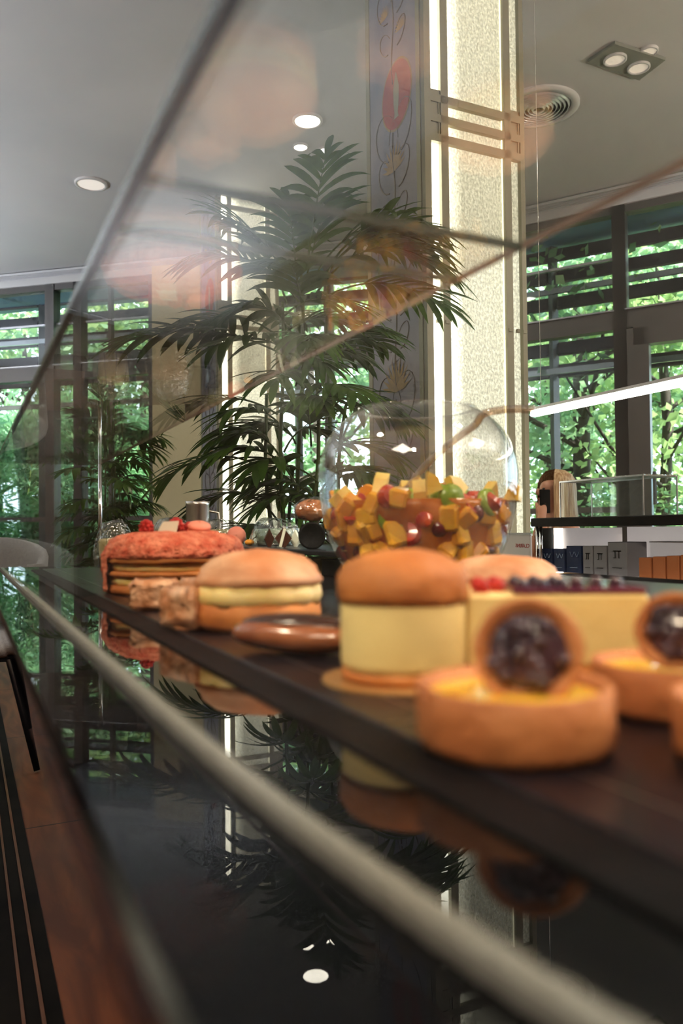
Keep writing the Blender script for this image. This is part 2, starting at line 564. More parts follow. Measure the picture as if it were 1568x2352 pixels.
def text_mesh(name, body, size, m, mtx, parent=None, ext=0.0004):
    cu = bpy.data.curves.new(name, 'FONT')
    cu.body = body
    cu.size = size
    cu.extrude = ext
    cu.align_x = 'CENTER'
    cu.align_y = 'CENTER'
    t = bpy.data.objects.new('tmp', cu)
    col.objects.link(t)
    bpy.context.view_layer.update()
    me = bpy.data.meshes.new_from_object(t.evaluated_get(bpy.context.evaluated_depsgraph_get()))
    bpy.data.objects.remove(t)
    me.transform(mtx)
    me.materials.clear()
    me.materials.append(m)
    o = bpy.data.objects.new(name, me)
    col.objects.link(o)
    if parent:
        o.parent = parent
    return o


# ------------------------------------------------------------------ room shell
CEIL = CZ + 2.6
WA = Vector((-4.0, 12.35))      # facade, far left end
WB = Vector((3.64, 6.09))       # facade bend, behind the near column
WC = Vector((7.5, 0.27))        # facade, right end


def facade_hit(px, seg=0):
    """plan point where the view column px meets the facade"""
    r = ray(px, 1200)
    d = Vector((r.x, r.y))
    a, b = (WA, WB) if seg == 0 else (WB, WC)
    e = b - a
    det = d.x * (-e.y) - d.y * (-e.x)
    t = (a.x * (-e.y) - a.y * (-e.x)) / det
    return d * t


poly = [(-4, -4), (7.5, -4), (7.5, 0.27), (3.64, 6.09), (-4, 12.35)]
mb = MB()
mb.add([(x, y, 0) for x, y in poly] + [(x, y, -0.1) for x, y in poly],
       [[0, 1, 2, 3, 4], [9, 8, 7, 6, 5]] + [[i, i + 5, (i + 1) % 5 + 5, (i + 1) % 5] for i in range(5)])
struct(mb.build('floor', M['wood']))
mb = MB()
mb.add([(x, y, CEIL) for x, y in poly] + [(x, y, CEIL + 0.1) for x, y in poly],
       [[4, 3, 2, 1, 0], [5, 6, 7, 8, 9]] + [[i, (i + 1) % 5, (i + 1) % 5 + 5, i + 5] for i in range(5)])
struct(mb.build('ceiling', M['ceiling']))
mb = MB()
mb.box((0.03, 1.5, 0.003), (0.26, 11, 0.006))
tr1 = struct(mb.build('trim_1', M['darkfloor']))
mb = MB()
mb.box((0.095, 1.5, 0.0075), (0.006, 11, 0.003)).box((0.128, 1.5, 0.0075), (0.007, 11, 0.003))
struct(mb.build('trim_2', M['woodline']))
struct(MB().box((-4.05, 4.17, CEIL / 2), (0.1, 16.4, CEIL)).build('wall_left', M['wall']))
struct(MB().box((1.75, -4.05, CEIL / 2), (11.6, 0.1, CEIL)).build('wall_back', M['walld']))
struct(MB().box((7.55, -1.87, CEIL / 2), (0.1, 4.2, CEIL)).build('wall_right', M['wall']))

e0 = (WB - WA).normalized()
n0 = Vector((-e0.y, e0.x))       # outward
if n0.dot(WB) < 0:
    n0 = -n0
e1 = (WC - WB).normalized()
n1 = Vector((-e1.y, e1.x))
if n1.dot(WC) < 0:
    n1 = -n1


def v3(p, z):
    return Vector((p.x, p.y, z))


TR = 2.50                        # transom height
TOPZ = 3.40


def bay(n, pa, pb, e, parts=(), thick=(0.09, 0.09), mid=True, lowrail=True, top=TOPZ):
    root = bpy.data.objects.new('window_%d' % n, None)
    col.objects.link(root)
    root.location = v3(pa, 0)
    root['kind'] = 'structure'
    nn = n0 if e is e0 else n1
    L = (pb - pa).length
    o = MB()

    def P(s, z, off=0.0):
        q = e * s + nn * off
        return Vector((q.x, q.y, z))
    for s0, w in ((0, thick[0]), (L, thick[1])):
        o.bar(P(s0, 0), P(s0, top), w, 0.12, upv=(nn.x, nn.y, 0))
    if mid:
        o.bar(P(0, TR), P(L, TR), 0.10, 0.14)
    o.bar(P(0, 0.04), P(L, 0.04), 0.10, 0.08)
    o.bar(P(0, top - 0.03), P(L, top - 0.03), 0.10, 0.06)
    if lowrail:
        o.bar(P(0, 1.02), P(L, 1.02), 0.08, 0.045)
    for f in parts:
        o.bar(P(L * f, 0.08), P(L * f, top), 0.035, 0.06, upv=(nn.x, nn.y, 0))
    o.build('window_frame', M['frame'], root)
    h = MB()
    h.bar(P(0.04, TR + 0.075, -0.03), P(L - 0.04, TR + 0.075, -0.03), 0.09, 0.012)
    if lowrail:
        h.bar(P(0.04, 3.0, 0.0), P(L - 0.04, 3.0, 0.0), 0.03, 0.02)
    h.build('glazing_bead', M['framel'], root)
    g = MB()
    g.bar(P(0.04, (TR + top) / 2), P(L - 0.04, (TR + top) / 2), 0.008, top - TR - 0.1)
    g.bar(P(0.04, (TR + 0.08) / 2), P(L - 0.04, (TR + 0.08) / 2), 0.008, TR - 0.1)
    g.build('pane', M['wglass'], root)
    return root


xs0 = [facade_hit(p) for p in (122, 186, 357)]
xw = WA + e0 * ((-0.55 - WA.x) / e0.x)
struct(MB().bar(v3(WA, CEIL / 2), v3(xw, CEIL / 2), 0.16, CEIL).build('wall_glare_block', M['walld']))  # added out of view so the front pane reflects dark, not bright windows
bay(1, xw, xs0[0], e0, parts=(0.45,), thick=(0.1, 0.10))
bay(2, xs0[0], xs0[1], e0, thick=(0.05, 0.09))
bay(3, xs0[1], xs0[2], e0, parts=(0.42,), thick=(0.09, 0.07))
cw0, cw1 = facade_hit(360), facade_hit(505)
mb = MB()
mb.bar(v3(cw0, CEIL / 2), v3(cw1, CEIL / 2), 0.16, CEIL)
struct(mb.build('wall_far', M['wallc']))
x4 = facade_hit(760)
bay(4, cw1 + e0 * 0.05, x4, e0, parts=(0.5,), thick=(0.07, 0.07))
bay(5, x4, WB, e0, thick=(0.07, 0.14))
xr = facade_hit(1435, 1)
bay(6, WB, xr, e1, parts=(0.52,), thick=(0.14, 0.10))
# door bay
xd = facade_hit(1720, 1)
bay(7, xr, xd, e1, thick=(0.1, 0.1), lowrail=False, parts=())
dr = bpy.data.objects.new('door_1', None)
col.objects.link(dr)
dr.location = v3(xr, 0)
dr['kind'] = 'structure'
Ld = (xd - xr).length


def DP(s, z, off=0.0):
    q = e1 * s + n1 * off
    return Vector((q.x, q.y, z))


o = MB()
o.bar(DP(0.13, 0, -0.02), DP(0.13, 2.42, -0.02), 0.16, 0.10, upv=(n1.x, n1.y, 0))
o.bar(DP(Ld - 0.13, 0, -0.02), DP(Ld - 0.13, 2.42, -0.02), 0.16, 0.10, upv=(n1.x, n1.y, 0))
o.bar(DP(0.1, 2.36, -0.02), DP(Ld - 0.1, 2.36, -0.02), 0.10, 0.15)
o.build('door_frame', M['frame'], dr)
o = MB()
o.bar(DP(0.24, 1.05, -0.1), DP(0.24, 1.30, -0.1), 0.02)
o.bar(DP(0.24, 1.07, -0.1), DP(0.24, 1.07, -0.05), 0.02)
o.bar(DP(0.24, 1.28, -0.1), DP(0.24, 1.28, -0.05), 0.02)
o.build('door_handle', M['frame'], dr)
bay(8, xd, WC, e1, parts=(0.25, 0.5, 0.75), thick=(0.1, 0.1))
# upper fascia + linear diffuser trims along the ceiling
mb = MB()
for a, b, nn in ((WA, WB, n0), (WB, WC, n1)):
    mb.bar(v3(a, (TOPZ + CEIL) / 2), v3(b, (TOPZ + CEIL) / 2), 0.14, CEIL - TOPZ)
struct(mb.build('wall_top', M['ceiling']))
mb = MB()
for a, b, nn in ((WA, WB, n0), (WB, WC, n1)):
    for k in range(4):
        off = -(0.10 + k * 0.045)
        mb.bar(v3(a + nn * off, CEIL - 0.012 - 0.004 * k), v3(b + nn * off, CEIL - 0.012 - 0.004 * k), 0.022, 0.02)
struct(mb.build('trim_3', M['chromeline']))

# ceiling fittings
def ceil_at(px, py, dz=0.0):
    return at_z(px, py, CEIL - dz)


def down_light(px, py, r, label, m, name='downlight', cat='ceiling light', group=None, power=0):
    p = ceil_at(px, py)
    t = thing(name, label, cat, p, 0, group)
    MB().lathe([(r * 1.0, 0), (r * 1.0, -0.012), (r * 0.86, -0.016), (r * 0.8, -0.006)], 40).build('trim_ring', M['whitem'], t, True)
    MB().lathe([(r * 0.86, -0.010), (0.001, -0.010)], 40).build('lens', m, t)
    if power:
        L = bpy.data.lights.new('downlight_lamp', 'SPOT')
        L.energy = power
        L.color = (1, 0.86, 0.70)
        L.spot_size = R(110)
        L.spot_blend = 0.6
        L.shadow_soft_size = 0.06
        lo = bpy.data.objects.new('downlight_lamp', L)
        col.objects.link(lo)
        lo.parent = t
        lo.location = (0, 0, -0.05)
    return t


down_light(706, 275, 0.095, 'largest bright round downlight above the palm tip', M['lamp'], power=60)
down_light(690, 335, 0.052, 'small bright downlight, left one of the pair below the largest lamp', M['lamp'], power=15)
down_light(746, 344, 0.052, 'small bright downlight, right one of the pair below the largest lamp', M['lamp'], power=15)
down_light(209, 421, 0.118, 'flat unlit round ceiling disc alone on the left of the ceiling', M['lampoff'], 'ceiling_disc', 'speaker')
# square two-lamp plate
pc = [ceil_at(*q) for q in ((1350, 135), (1412, 93), (1528, 130), (1467, 177))]
cen = sum(pc, Vector()) / 4
t = thing('lamp_plate', 'grey square ceiling plate with two round lamps right of the near column', 'ceiling light', cen)
mb = MB()
vs = [q - cen for q in pc]
mb.add([v + Vector((0, 0, -0.002)) for v in vs] + [v + Vector((0, 0, -0.02)) for v in vs],
       [[0, 1, 2, 3], [7, 6, 5, 4], [0, 4, 5, 1], [1, 5, 6, 2], [2, 6, 7, 3], [3, 7, 4, 0]])
mb.build('plate', M['plate'], t)
for q in ((1412, 127), (1466, 146)):
    w = ceil_at(*q) - cen
    MB().lathe([(0.062, -0.020), (0.062, -0.030), (0.052, -0.032), (0.050, -0.022)], 32, c=(w.x, w.y, 0)).build('lamp_ring', M['whitem'], t, True)
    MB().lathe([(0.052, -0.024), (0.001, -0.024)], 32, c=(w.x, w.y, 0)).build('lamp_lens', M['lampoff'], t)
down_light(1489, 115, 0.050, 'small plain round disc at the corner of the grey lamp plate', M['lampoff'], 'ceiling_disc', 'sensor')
# round air diffuser
vp = ceil_at(1236, 245)
t = thing('air_vent', 'round white ceiling air vent with concentric rings beside the near column', 'air vent', vp)
MB().lathe([(0.245, 0), (0.245, -0.012), (0.20, -0.02), (0.195, -0.004)], 64).build('rim', M['whitem'], t, True)
mb = MB()
for k in range(7):
    r = 0.18 - k * 0.024
    mb.lathe([(r + 0.010, -0.006), (r, -0.026), (r - 0.004, -0.024), (r + 0.006, -0.004)], 64)
mb.build('ring_vanes', M['chromeline'], t, True)
MB().lathe([(0.196, -0.003), (0.001, -0.003)], 40).build('duct_plate', M['blackm'], t)

# ------------------------------------------------------------------ columns
def column(x0, y0, label):
    W = 0.50
    t = thing('illuminated_column', label, 'column', (x0 + W / 2, y0 + W / 2, 0))
    H = CEIL - 0.001
    h = W / 2
    MB().box((0, 0.012, H / 2), (W - 0.03, W - 0.03, H)).build('core', M['pdark'], t)
    fr = MB()
    xs = lambda a: -h + a * W
    yf = -h

    def vbar(a, b, z0=0, z1=H, dep=0.03):
        fr.box(((xs(a) + xs(b)) / 2, yf + dep / 2, (z0 + z1) / 2), (xs(b) - xs(a), dep, z1 - z0))
    vbar(0, 0.06)
    vbar(0.155, 0.225)
    vbar(0.79, 0.855)
    vbar(0.955, 1.0)
    for zc in (2.63, 2.548, 2.468, 0.62, 0.54, 0.46, 3.40):
        fr.box(((xs(0.06) + xs(0.955)) / 2, yf + 0.0145, zc), (W * 0.9, 0.029, 0.032))
    for z0, z1 in ((2.455, 2.667), (0.44, 0.65)):
        for a, b in ((0.055, 0.16), (0.85, 0.96)):
            fr.box(((xs(a) + xs(b)) / 2, yf + 0.016, (z0 + z1) / 2), (xs(b) - xs(a), 0.018, z1 - z0))
            for k in (0.25, 0.62):                       # little square recess lines
                zz = z0 + (z1 - z0) * k
                w = (xs(b) - xs(a)) * 0.62
                xc = (xs(a) + xs(b)) / 2
                fr.k = 1
                fr.box((xc, yf + 0.005, zz + 0.035), (w, 0.006, 0.004))
                fr.box((xc + w / 2, yf + 0.005, zz), (0.004, 0.006, 0.07))
                fr.k = 0
    fr.build('front_frame', [M['pframe'], M['pdark']], t)
    MB().box(((xs(0.06) + xs(0.155)) / 2, yf + 0.024, H / 2), (xs(0.155) - xs(0.06), 0.006, H)).build('light_strip', M['pstrip'], t)
    MB().box(((xs(0.225) + xs(0.79)) / 2, yf + 0.024, H / 2), (xs(0.79) - xs(0.225), 0.006, H)).build('hammered_glass_panel', M['ppanel'], t)
    MB().box(((xs(0.855) + xs(0.955)) / 2, yf + 0.024, H / 2), (xs(0.955) - xs(0.855), 0.006, H)).build('side_glass_panel', M['ppanel'], t)
    # glowing thin edge tubes just inside the centre panel
    MB().box((xs(0.232), yf + 0.016, H / 2), (0.005, 0.005, H)).box((xs(0.783), yf + 0.016, H / 2), (0.004, 0.004, H)).build('edge_light', M['pedge'], t)
    cl = MB()
    for a in (0.105, 0.19, 0.82, 0.905, 0.97):
        cl.box((xs(a), yf + 0.002, 1.72), (0.016, 0.012, 0.014))
    cl.build('clip', M['pframe'], t)
    # painted left face of the shaft
    xl = -h
    pp = MB().box((xl + 0.006, 0.0, H / 2), (0.012, W - 0.05, H)).build('painted_panel', M['paint'], t)
    e = MB()
    e.box((xl + 0.006, -h + 0.045, H / 2), (0.018, 0.03, H)).box((xl + 0.006, h - 0.02, H / 2), (0.018, 0.035, H))
    e.build('side_frame', M['pdark'], t)
    X = xl - 0.002
    # medallion oval and its pale figure
    me_ = MB()
    n = 40
    for rr, dx, k in ((0.152, 0.0, 1), (0.143, 0.001, 0)):
        me_.add([(X - dx, -0.03, 2.74)] + [(X - dx, -0.03 + 0.85 * rr * math.sin(2 * PI * i / n), 2.74 + rr * math.cos(2 * PI * i / n)) for i in range(n)],
                [[0, i + 1, (i + 1) % n + 1] for i in range(n)], mi=k)
    me_.k = 2
    fig = [(0, 0.10), (0.012, 0.07), (0.024, 0.03), (0.022, -0.03), (0.014, -0.08), (0.02, -0.10), (-0.02, -0.10), (-0.014, -0.08), (-0.022, -0.03), (-0.024, 0.03), (-0.012, 0.07)]
    me_.add([(X - 0.002, a - 0.03, 2.74 + b) for a, b in fig], [list(range(len(fig)))])
    me_.build('medallion', [M['medal'], M['gold'], M['pdark']], pp)
    vi = MB()
    rr = random.Random(3)
    for zc in (3.05, 2.3, 1.75, 1.15, 0.7):
        for sgn in (-1, 1):
            for k in range(3):
                pts = []
                for i in range(14):
                    u = i / 13
                    ang = u * (3.6 + 0.5 * k)
                    rad = 0.09 * (1 - 0.55 * u) + 0.02 * k
                    pts.append((X, sgn * (0.04 + rad * math.sin(ang)), zc + 0.14 * k - 0.1 + rad * 1.6 * (1 - math.cos(ang)) * (1 - u * 0.5)))
                vi.tube(pts, [0.0028 * (1 - 0.6 * i / 13) for i in range(14)], 4)
        vi.tube([(X, 0.01 * math.sin(i), zc - 0.25 + i * 0.06) for i in range(10)], 0.003, 4)
    vi.build('vine_ornament', M['vine'], pp)
    go = MB()
    for zc, s in ((2.42, 1.0), (1.47, 1.2), (3.12, 0.5), (3.00, 0.5)):
        for k in range(11):
            a = R(-75 + 15 * k)
            L = 0.13 * s * (0.75 + 0.25 * math.cos(a))
            dy = 0.0 if s >= 1 else (0.07 if zc > 3 else -0.07)
            p0 = Vector((X - 0.001, dy, zc))
            p1 = p0 + Vector((0, math.sin(a) * L, math.cos(a) * L))
            sd = Vector((0, math.cos(a), -math.sin(a))) * 0.008 * s
            go.add([p0, (p0 + p1) / 2 + sd, p1, (p0 + p1) / 2 - sd], [[0, 1, 2, 3]])
    go.build('gilt_leaf_ornament', M['gold'], pp)
    return t


c1 = column(1.66, 2.65, 'near column with glowing hammered glass front and painted floral side with a red oval medallion')
c2 = dup(c1, (1.75 + 0.25, 5.8 + 0.25, 0), 0, 'far glowing column standing behind the palm, left of the near one')

# ------------------------------------------------------------------ pastry counter and glass case
CT = 0.80
t = thing('pastry_counter', 'long counter with a mirror-like black glass top under the pastries', 'counter', (0, 0, 0))
MB().box((0.5415, 0.8, CT - 0.012), (1.017, 2.7, 0.024), bev=0.003).build('glass_top', M['black'], t)
MB().box((0.70, 0.8, 0.388), (0.6, 2.5, 0.775)).build('base_cabinet', M['blackm'], t)


def smooth_path(pts, per=6):
    out = []
    n = len(pts)
    for i in range(n - 1):
        p0, p1, p2, p3 = pts[max(i - 1, 0)], pts[i], pts[i + 1], pts[min(i + 2, n - 1)]
        for k in range(per):
            u = k / per
            out.append(tuple(0.5 * ((2 * b) + (-a + c) * u + (2 * a - 5 * b + 4 * c - d) * u * u + (-a + 3 * b - 3 * c + d) * u ** 3)
                             for a, b, c, d in zip(p0, p1, p2, p3)))
    out.append(pts[-1])
    return out


path = smooth_path([(0.078, 2.05), (0.080, 1.4), (0.0822, 0.80), (0.083, 0.57), (0.0848, 0.285), (0.089, 0.18), (0.097, 0.10), (0.118, 0.0), (0.165, -0.12), (0.27, -0.3)])
TG = CZ + 0.171
case = thing('glass_case', 'low clear glass pastry guard with a green-tinged top edge on the counter', 'display case', (0.08, 1.0, CT))
CO = Vector((0.08, 1.0, CT))


def strip_slab(pts_b, pts_t, th, name, mats):
    """slab following a path; faces get glass, rims get the edge material"""
    m = MB()
    n = len(pts_b)
    vs = []
    for i in range(n):
        a = Vector(pts_b[max(i - 1, 0)])
        b = Vector(pts_b[min(i + 1, n - 1)])
        d = (b - a).normalized()
        u = (Vector(pts_t[i]) - Vector(pts_b[i])).normalized()
        nn = d.cross(u).normalized() * (th / 2)
        vs += [Vector(pts_b[i]) - nn - CO, Vector(pts_b[i]) + nn - CO, Vector(pts_t[i]) + nn - CO, Vector(pts_t[i]) - nn - CO]
    fs, mi = [], []
    for i in range(n - 1):
        a, b = i * 4, (i + 1) * 4
        for k, q in ((0, 1), (1, 0), (2, 1), (3, 0)):
            k2 = (k + 1) % 4
            fs.append([a + k, a + k2, b + k2, b + k])
            mi.append(q)
    fs += [[0, 1, 2, 3], [(n - 1) * 4 + k for k in (3, 2, 1, 0)]]
    mi += [0, 0]
    if len(mats) > 2:
        mi = [2 if (i % 4 == 2 and i < 4 * (n - 1)) else q for i, q in enumerate(mi)]
    m.add(vs, fs)
    m.mi = mi
    return m.build(name, mats, case)


pb_ = [(x, y, CT + 0.004) for x, y in path]
pt_ = [(x - 0.010, y, TG - 0.004) for x, y in path]
strip_slab(pb_, pt_, 0.006, 'front_pane', [M['caseglass'], M['gedge']])


def top_piece(y0, y1):
    ys = [p for p in path if y0 < p[1] < y1]

    def xat(y):
        for a, b in zip(path, path[1:]):
            if b[1] <= y <= a[1]:
                return b[0] + (a[0] - b[0]) * (y - b[1]) / (a[1] - b[1])
        return path[-1][0]
    seq = [(xat(y1), y1)] + ys + [(xat(y0), y0)]
    bb = [(0.305, y, TG) for x, y in seq]
    tt = [(x - 0.0125, y, TG) for x, y in seq]
    return strip_slab(tt, bb, 0.005, 'top_pane', [M['topglass'], M['gedge'], M['redge']])


top_piece(-0.25, 0.378)
top_piece(0.380, 0.448)
top_piece(0.450, 2.05)
m = MB()
for y, x in ((0.379, 0.072), (0.449, 0.071)):
    m.bar(Vector((x, y, TG)) - CO, Vector((0.305, y, TG)) - CO, 0.0018, 0.005)
m.build('pane_joint', M['gedge'], case)
m = MB()
for i in range(len(path) - 1):
    a, b = path[i], path[i + 1]
    m.bar(Vector((a[0], a[1], CT + 0.003)) - CO, Vector((b[0], b[1], CT + 0.0025)) - CO, 0.0065, 0.005)
m.build('bottom_channel', M['channel'], case)
for y in (-0.2, 2.0):
    MB().tube([Vector((0.30, y, CT)) - CO, Vector((0.30, y, TG - 0.003)) - CO], 0.005, 12).build('post', M['chrome'], case, True)

TT = CT + 0.003
tray = thing('serving_tray', 'long thin dark slate tray carrying the pastries', 'tray', (0.55, 0.85, CT))
MB().box((0.0, 0, 0.0015), (0.776, 2.2, 0.003), bev=0.0008).build('slab', M['slate'], tray)
MB().box((-0.40, 0, 0.0008), (0.024, 2.2, 0.0015)).build('front_lip', M['blackm'], tray)
m = MB()
for y in (-0.55, -0.25, 0.1, 0.5):
    m.box((0, y, 0.0031), (0.77, 0.0006, 0.0003))
m.box((-0.36, 0, 0.0031), (0.0006, 2.2, 0.0003))
m.build('joint_line', M['steel'], tray)

# ------------------------------------------------------------------ pastries
TW = Vector((0, 0, TT))


def bun_profile(r, z0, z1, k=10):
    return [(r * 0.88, z0)] + [(r * math.cos(PI / 2 * i / k) ** 0.75 if i < k else 0.0001, z0 + 0.006 + (z1 - z0 - 0.006) * math.sin(PI / 2 * i / k) ** 0.9) for i in range(k + 1)]


def tropezienne(x, y, r, h, label, group='sandwich buns filled with custard cream', rz=0):
    t = thing('cream_bun', label, 'pastry', (x, y, TT), rz, group)
    sc = h / 0.065
    d = dens(0.003, 28, x * 50)
    MB().lathe([(0.001, 0.0005), (r * 0.9, 0.0005), (r * 0.99, 0.006 * sc), (r, 0.014 * sc), (r * 0.97, 0.022 * sc), (0.001, 0.022 * sc)], 56, disp=d).build('bun_base', M['bunb'], t, True)
    n = 12
    cp = MB()
    cp.lathe([(0.001, 0.020 * sc), (r * 0.93, 0.020 * sc), (r * 0.985, 0.027 * sc), (r * 0.95, 0.037 * sc), (0.001, 0.037 * sc)], 96,
             disp=lambda p: Vector((p.x, p.y, p.z)) * 1 + Vector((p.x, p.y, 0)) * (0.035 * abs(math.sin(math.atan2(p.y, p.x) * 7))))
    cp.build('custard_filling', M['cream'], t, True)
    MB().lathe([(0.001, 0.0355 * sc), (r * 0.95, 0.036 * sc), (r * 1.02, 0.040 * sc), (r * 0.96, 0.045 * sc), (r * 0.93, 0.047 * sc), (r * 0.9, 0.052 * sc), (r * 0.72, 0.060 * sc), (r * 0.45, 0.0645 * sc), (0.001, 0.066 * sc)], 56, disp=d).build('bun_top', M['bun'], t, True)
    return t


p = at_z(592, 1425, TT)
tropezienne(0.232, 0.654, 0.056, 0.066, 'large round brioche bun split over a thick custard layer, front left on the tray')
tropezienne(0.480, 0.632, 0.055, 0.057, 'domed cream bun standing behind the tall yellow cake, right of the fruit bowl foot')

# tall cream cake with a bun on top
t = thing('bun_topped_cake', 'tall pale yellow cream cake with a brown domed bun on top', 'cake', (0.222, 0.384, TT))
MB().lathe([(0.001, 0.0002), (0.046, 0.0002), (0.046, 0.0015), (0.001, 0.0015)], 48).build('gold_card', M['goldcard'], t)
MB().lathe([(0.001, 0.0016), (0.0345, 0.0016), (0.0345, 0.008), (0.001, 0.008)], 48, disp=dens(0.001, 80)).build('biscuit_base', M['bunb'], t, True)
MB().lathe([(0.001, 0.008), (0.0345, 0.008), (0.0352, 0.012), (0.0352, 0.047), (0.0345, 0.050), (0.001, 0.050)], 64).build('cream_body', M['cake'], t, True)
MB().lathe([(0.001, 0.044), (0.036, 0.044), (0.0372, 0.048), (0.0365, 0.058), (0.0325, 0.065), (0.022, 0.0705), (0.010, 0.0725), (0.001, 0.0725)], 56, disp=dens(0.0025, 50, 9)).build('bun_top', M['bunb'], t, True)

# cheesecake slice with purple jelly
q = at_z(1275, 1600, TT)
t = thing('jelly_cheesecake', 'rectangular pale cheesecake with a dark purple jelly top and berries', 'cake', (0.304, 0.3575, TT), -R(30))
MB().box((0, 0, 0.001), (0.12, 0.062, 0.0018)).build('gold_card', M['goldcard'], t)
MB().box((0, 0, 0.005), (0.100, 0.05, 0.006), bev=0.001).build('biscuit_base', M['bunb'], t)
MB().box((0, 0, 0.028), (0.098, 0.05, 0.040), bev=0.002).build('cream_body', M['cake'], t)
MB().box((0.012, 0, 0.0495), (0.072, 0.049, 0.0035), bev=0.001).build('jelly_layer', M['jelly'], t)
m = MB()
for k in range(4):
    m.ell((-0.040 + 0.010 * (k % 2), -0.014 + 0.009 * k, 0.051), 0.0048)
m.build('berry_topping', M['rasp'], t, True)
m = MB()
for k in range(9):
    m.ell((-0.018 + 0.011 * (k % 6), -0.014 + 0.012 * (k // 3), 0.0525), 0.0038)
m.build('dark_berry_topping', M['berry'], t, True)


def lemon_tart(x, y, r, h, label, fill=None, rz=0.0):
    t = thing('lemon_tart', label, 'tart', (x, y, TT), rz, 'round tarts in a row at the front of the tray')
    d = dens(0.0012, 90, x * 70)
    MB().lathe([(0.001, 0.0005), (r * 0.94, 0.0005), (r, 0.004), (r * 1.01, h), (r * 0.985, h + 0.001), (r * 0.90, h), (r * 0.88, h * 0.8), (0.001, h * 0.78)], 72, disp=d).build('tart_shell', M['shell'], t, True)
    MB().lathe([(r * 0.91, h * 0.86), (r * 0.6, h * 0.92), (0.001, h * 0.94)], 48).build('filling', fill or M['lemon'], t, True)
    return t


lemon_tart(0.193, 0.249, 0.0375, 0.0235, 'lemon tart nearest the lens at the tray front, a berry tartlet leaning on it')
lemon_tart(0.262, 0.186, 0.036, 0.0225, 'second lemon tart, right of the front one and cut by the picture edge')
lemon_tart(0.292, 0.262, 0.034, 0.022, 'lemon tart in the second row, beneath the berry tartlet at the right edge')
lemon_tart(0.345, 0.190, 0.034, 0.022, 'lemon tart furthest right in the row, mostly out of frame')


def berry_tartlet(px, py, d, r, label, tilt=78):
    pos = at(px, py, d)
    t = thing('berry_tartlet', label, 'tartlet', pos, 0, 'small tartlets of dark berries propped upright')
    az = math.atan2(pos.y, pos.x)
    mt = Matrix.Rotation(az + PI / 2, 4, 'Z') @ Matrix.Rotation(R(tilt), 4, 'X')
    mt = Matrix.Rotation(az - PI / 2, 4, 'Z') @ Matrix.Rotation(R(tilt), 4, 'X')
    MB().lathe([(0.001, -0.009), (r * 0.8, -0.009), (r, 0.004), (r * 0.9, 0.005), (r * 0.78, 0.002), (0.001, -0.001)], 40, mtx=mt, disp=dens(0.001, 90)).build('tartlet_shell', M['shell'], t, True)
    m = MB()
    rr = random.Random(int(px))
    m.lathe([(r * 0.80, 0.001), (r * 0.5, 0.004), (0.001, 0.005)], 24, mtx=mt)
    for k in range(26):
        a, q = rr.uniform(0, 2 * PI), r * 0.68 * math.sqrt(rr.random())
        pp = mt @ Vector((q * math.cos(a), q * math.sin(a), 0.005))
        m.ell(pp, r * 0.16, 10, 6)
    m.build('dark_berries', M['berry'], t, True)
    return t


berry_tartlet(1213, 1497, 0.30, 0.0205, 'dark berry tartlet propped upright on the front lemon tart')
berry_tartlet(1552, 1452, 0.34, 0.0165, 'dark berry tartlet propped upright at the right picture edge')


def puff(x, y, w, l, h, rz, label, seed):
    t = tag(MB().box((0, 0, h / 2), (w, l, h), bev=0.004).build('almond_slice', M['flaky'], None, True, (x, y, TT + 0.0006)), label, 'pastry', 'glazed almond puff slices')
    me = t.data
    import bmesh
    bm = bmesh.new()
    bm.from_mesh(me)
    bmesh.ops.subdivide_edges(bm, edges=bm.edges[:], cuts=5, use_grid_fill=True)
    for v in bm.verts:
        n = noise.noise(Vector((v.co.x * 90 + seed, v.co.y * 90, v.co.z * 160)))
        n2 = noise.noise(Vector((v.co.x * 300, v.co.y * 300 + seed, v.co.z * 300)))
        v.co += Vector((n * 0.004, n2 * 0.003, (n + n2) * 0.002 if v.co.z > 0.005 else 0))
    bm.to_mesh(me)
    bm.free()
    for pl in me.polygons:
        pl.use_smooth = True
    t.rotation_euler = (0, 0, rz)
    return t


puff(0.180, 0.672, 0.044, 0.050, 0.036, R(20), 'sugared almond puff slice touching the left side of the large cream bun', 1)
puff(0.187, 0.862, 0.050, 0.060, 0.032, R(-15), 'almond puff slice standing just in front of the big pink cake', 5)
puff(0.226, 0.780, 0.050, 0.050, 0.036, R(30), 'almond puff slice half hidden behind the large cream bun', 9)
puff(0.325, 0.565, 0.05, 0.045, 0.040, R(10), 'almond puff slice between the large cream bun and the tall yellow cake', 12)
t = thing('glazed_eclair', 'flat glossy brown pastry in front of the large cream bun', 'pastry', (0.205, 0.500, TT), R(-50))
MB().ell((0, 0, 0.0125), (0.052, 0.021, 0.0125), 28, 14, disp=dens(0.002, 40)).build('pastry_body', M['eclair'], t, True)
MB().ell((0, 0, 0.019), (0.044, 0.015, 0.0085), 24, 10).build('glaze', M['choc'], t, True)

# big pink cake
cx, cy = 0.268, 1.104
cake = thing('pink_praline_cake', 'large round cake coated in pink praline crumbs with custard layers showing', 'cake', (cx, cy, TT))
rr_ = 0.096


def disc(r0, z0, z1, name, m, dd):
    MB().lathe([(0.001, z0), (r0 * 0.98, z0), (r0, (z0 + z1) / 2), (r0 * 0.98, z1), (0.001, z1)], 80, disp=dd).build(name, m, cake, True)


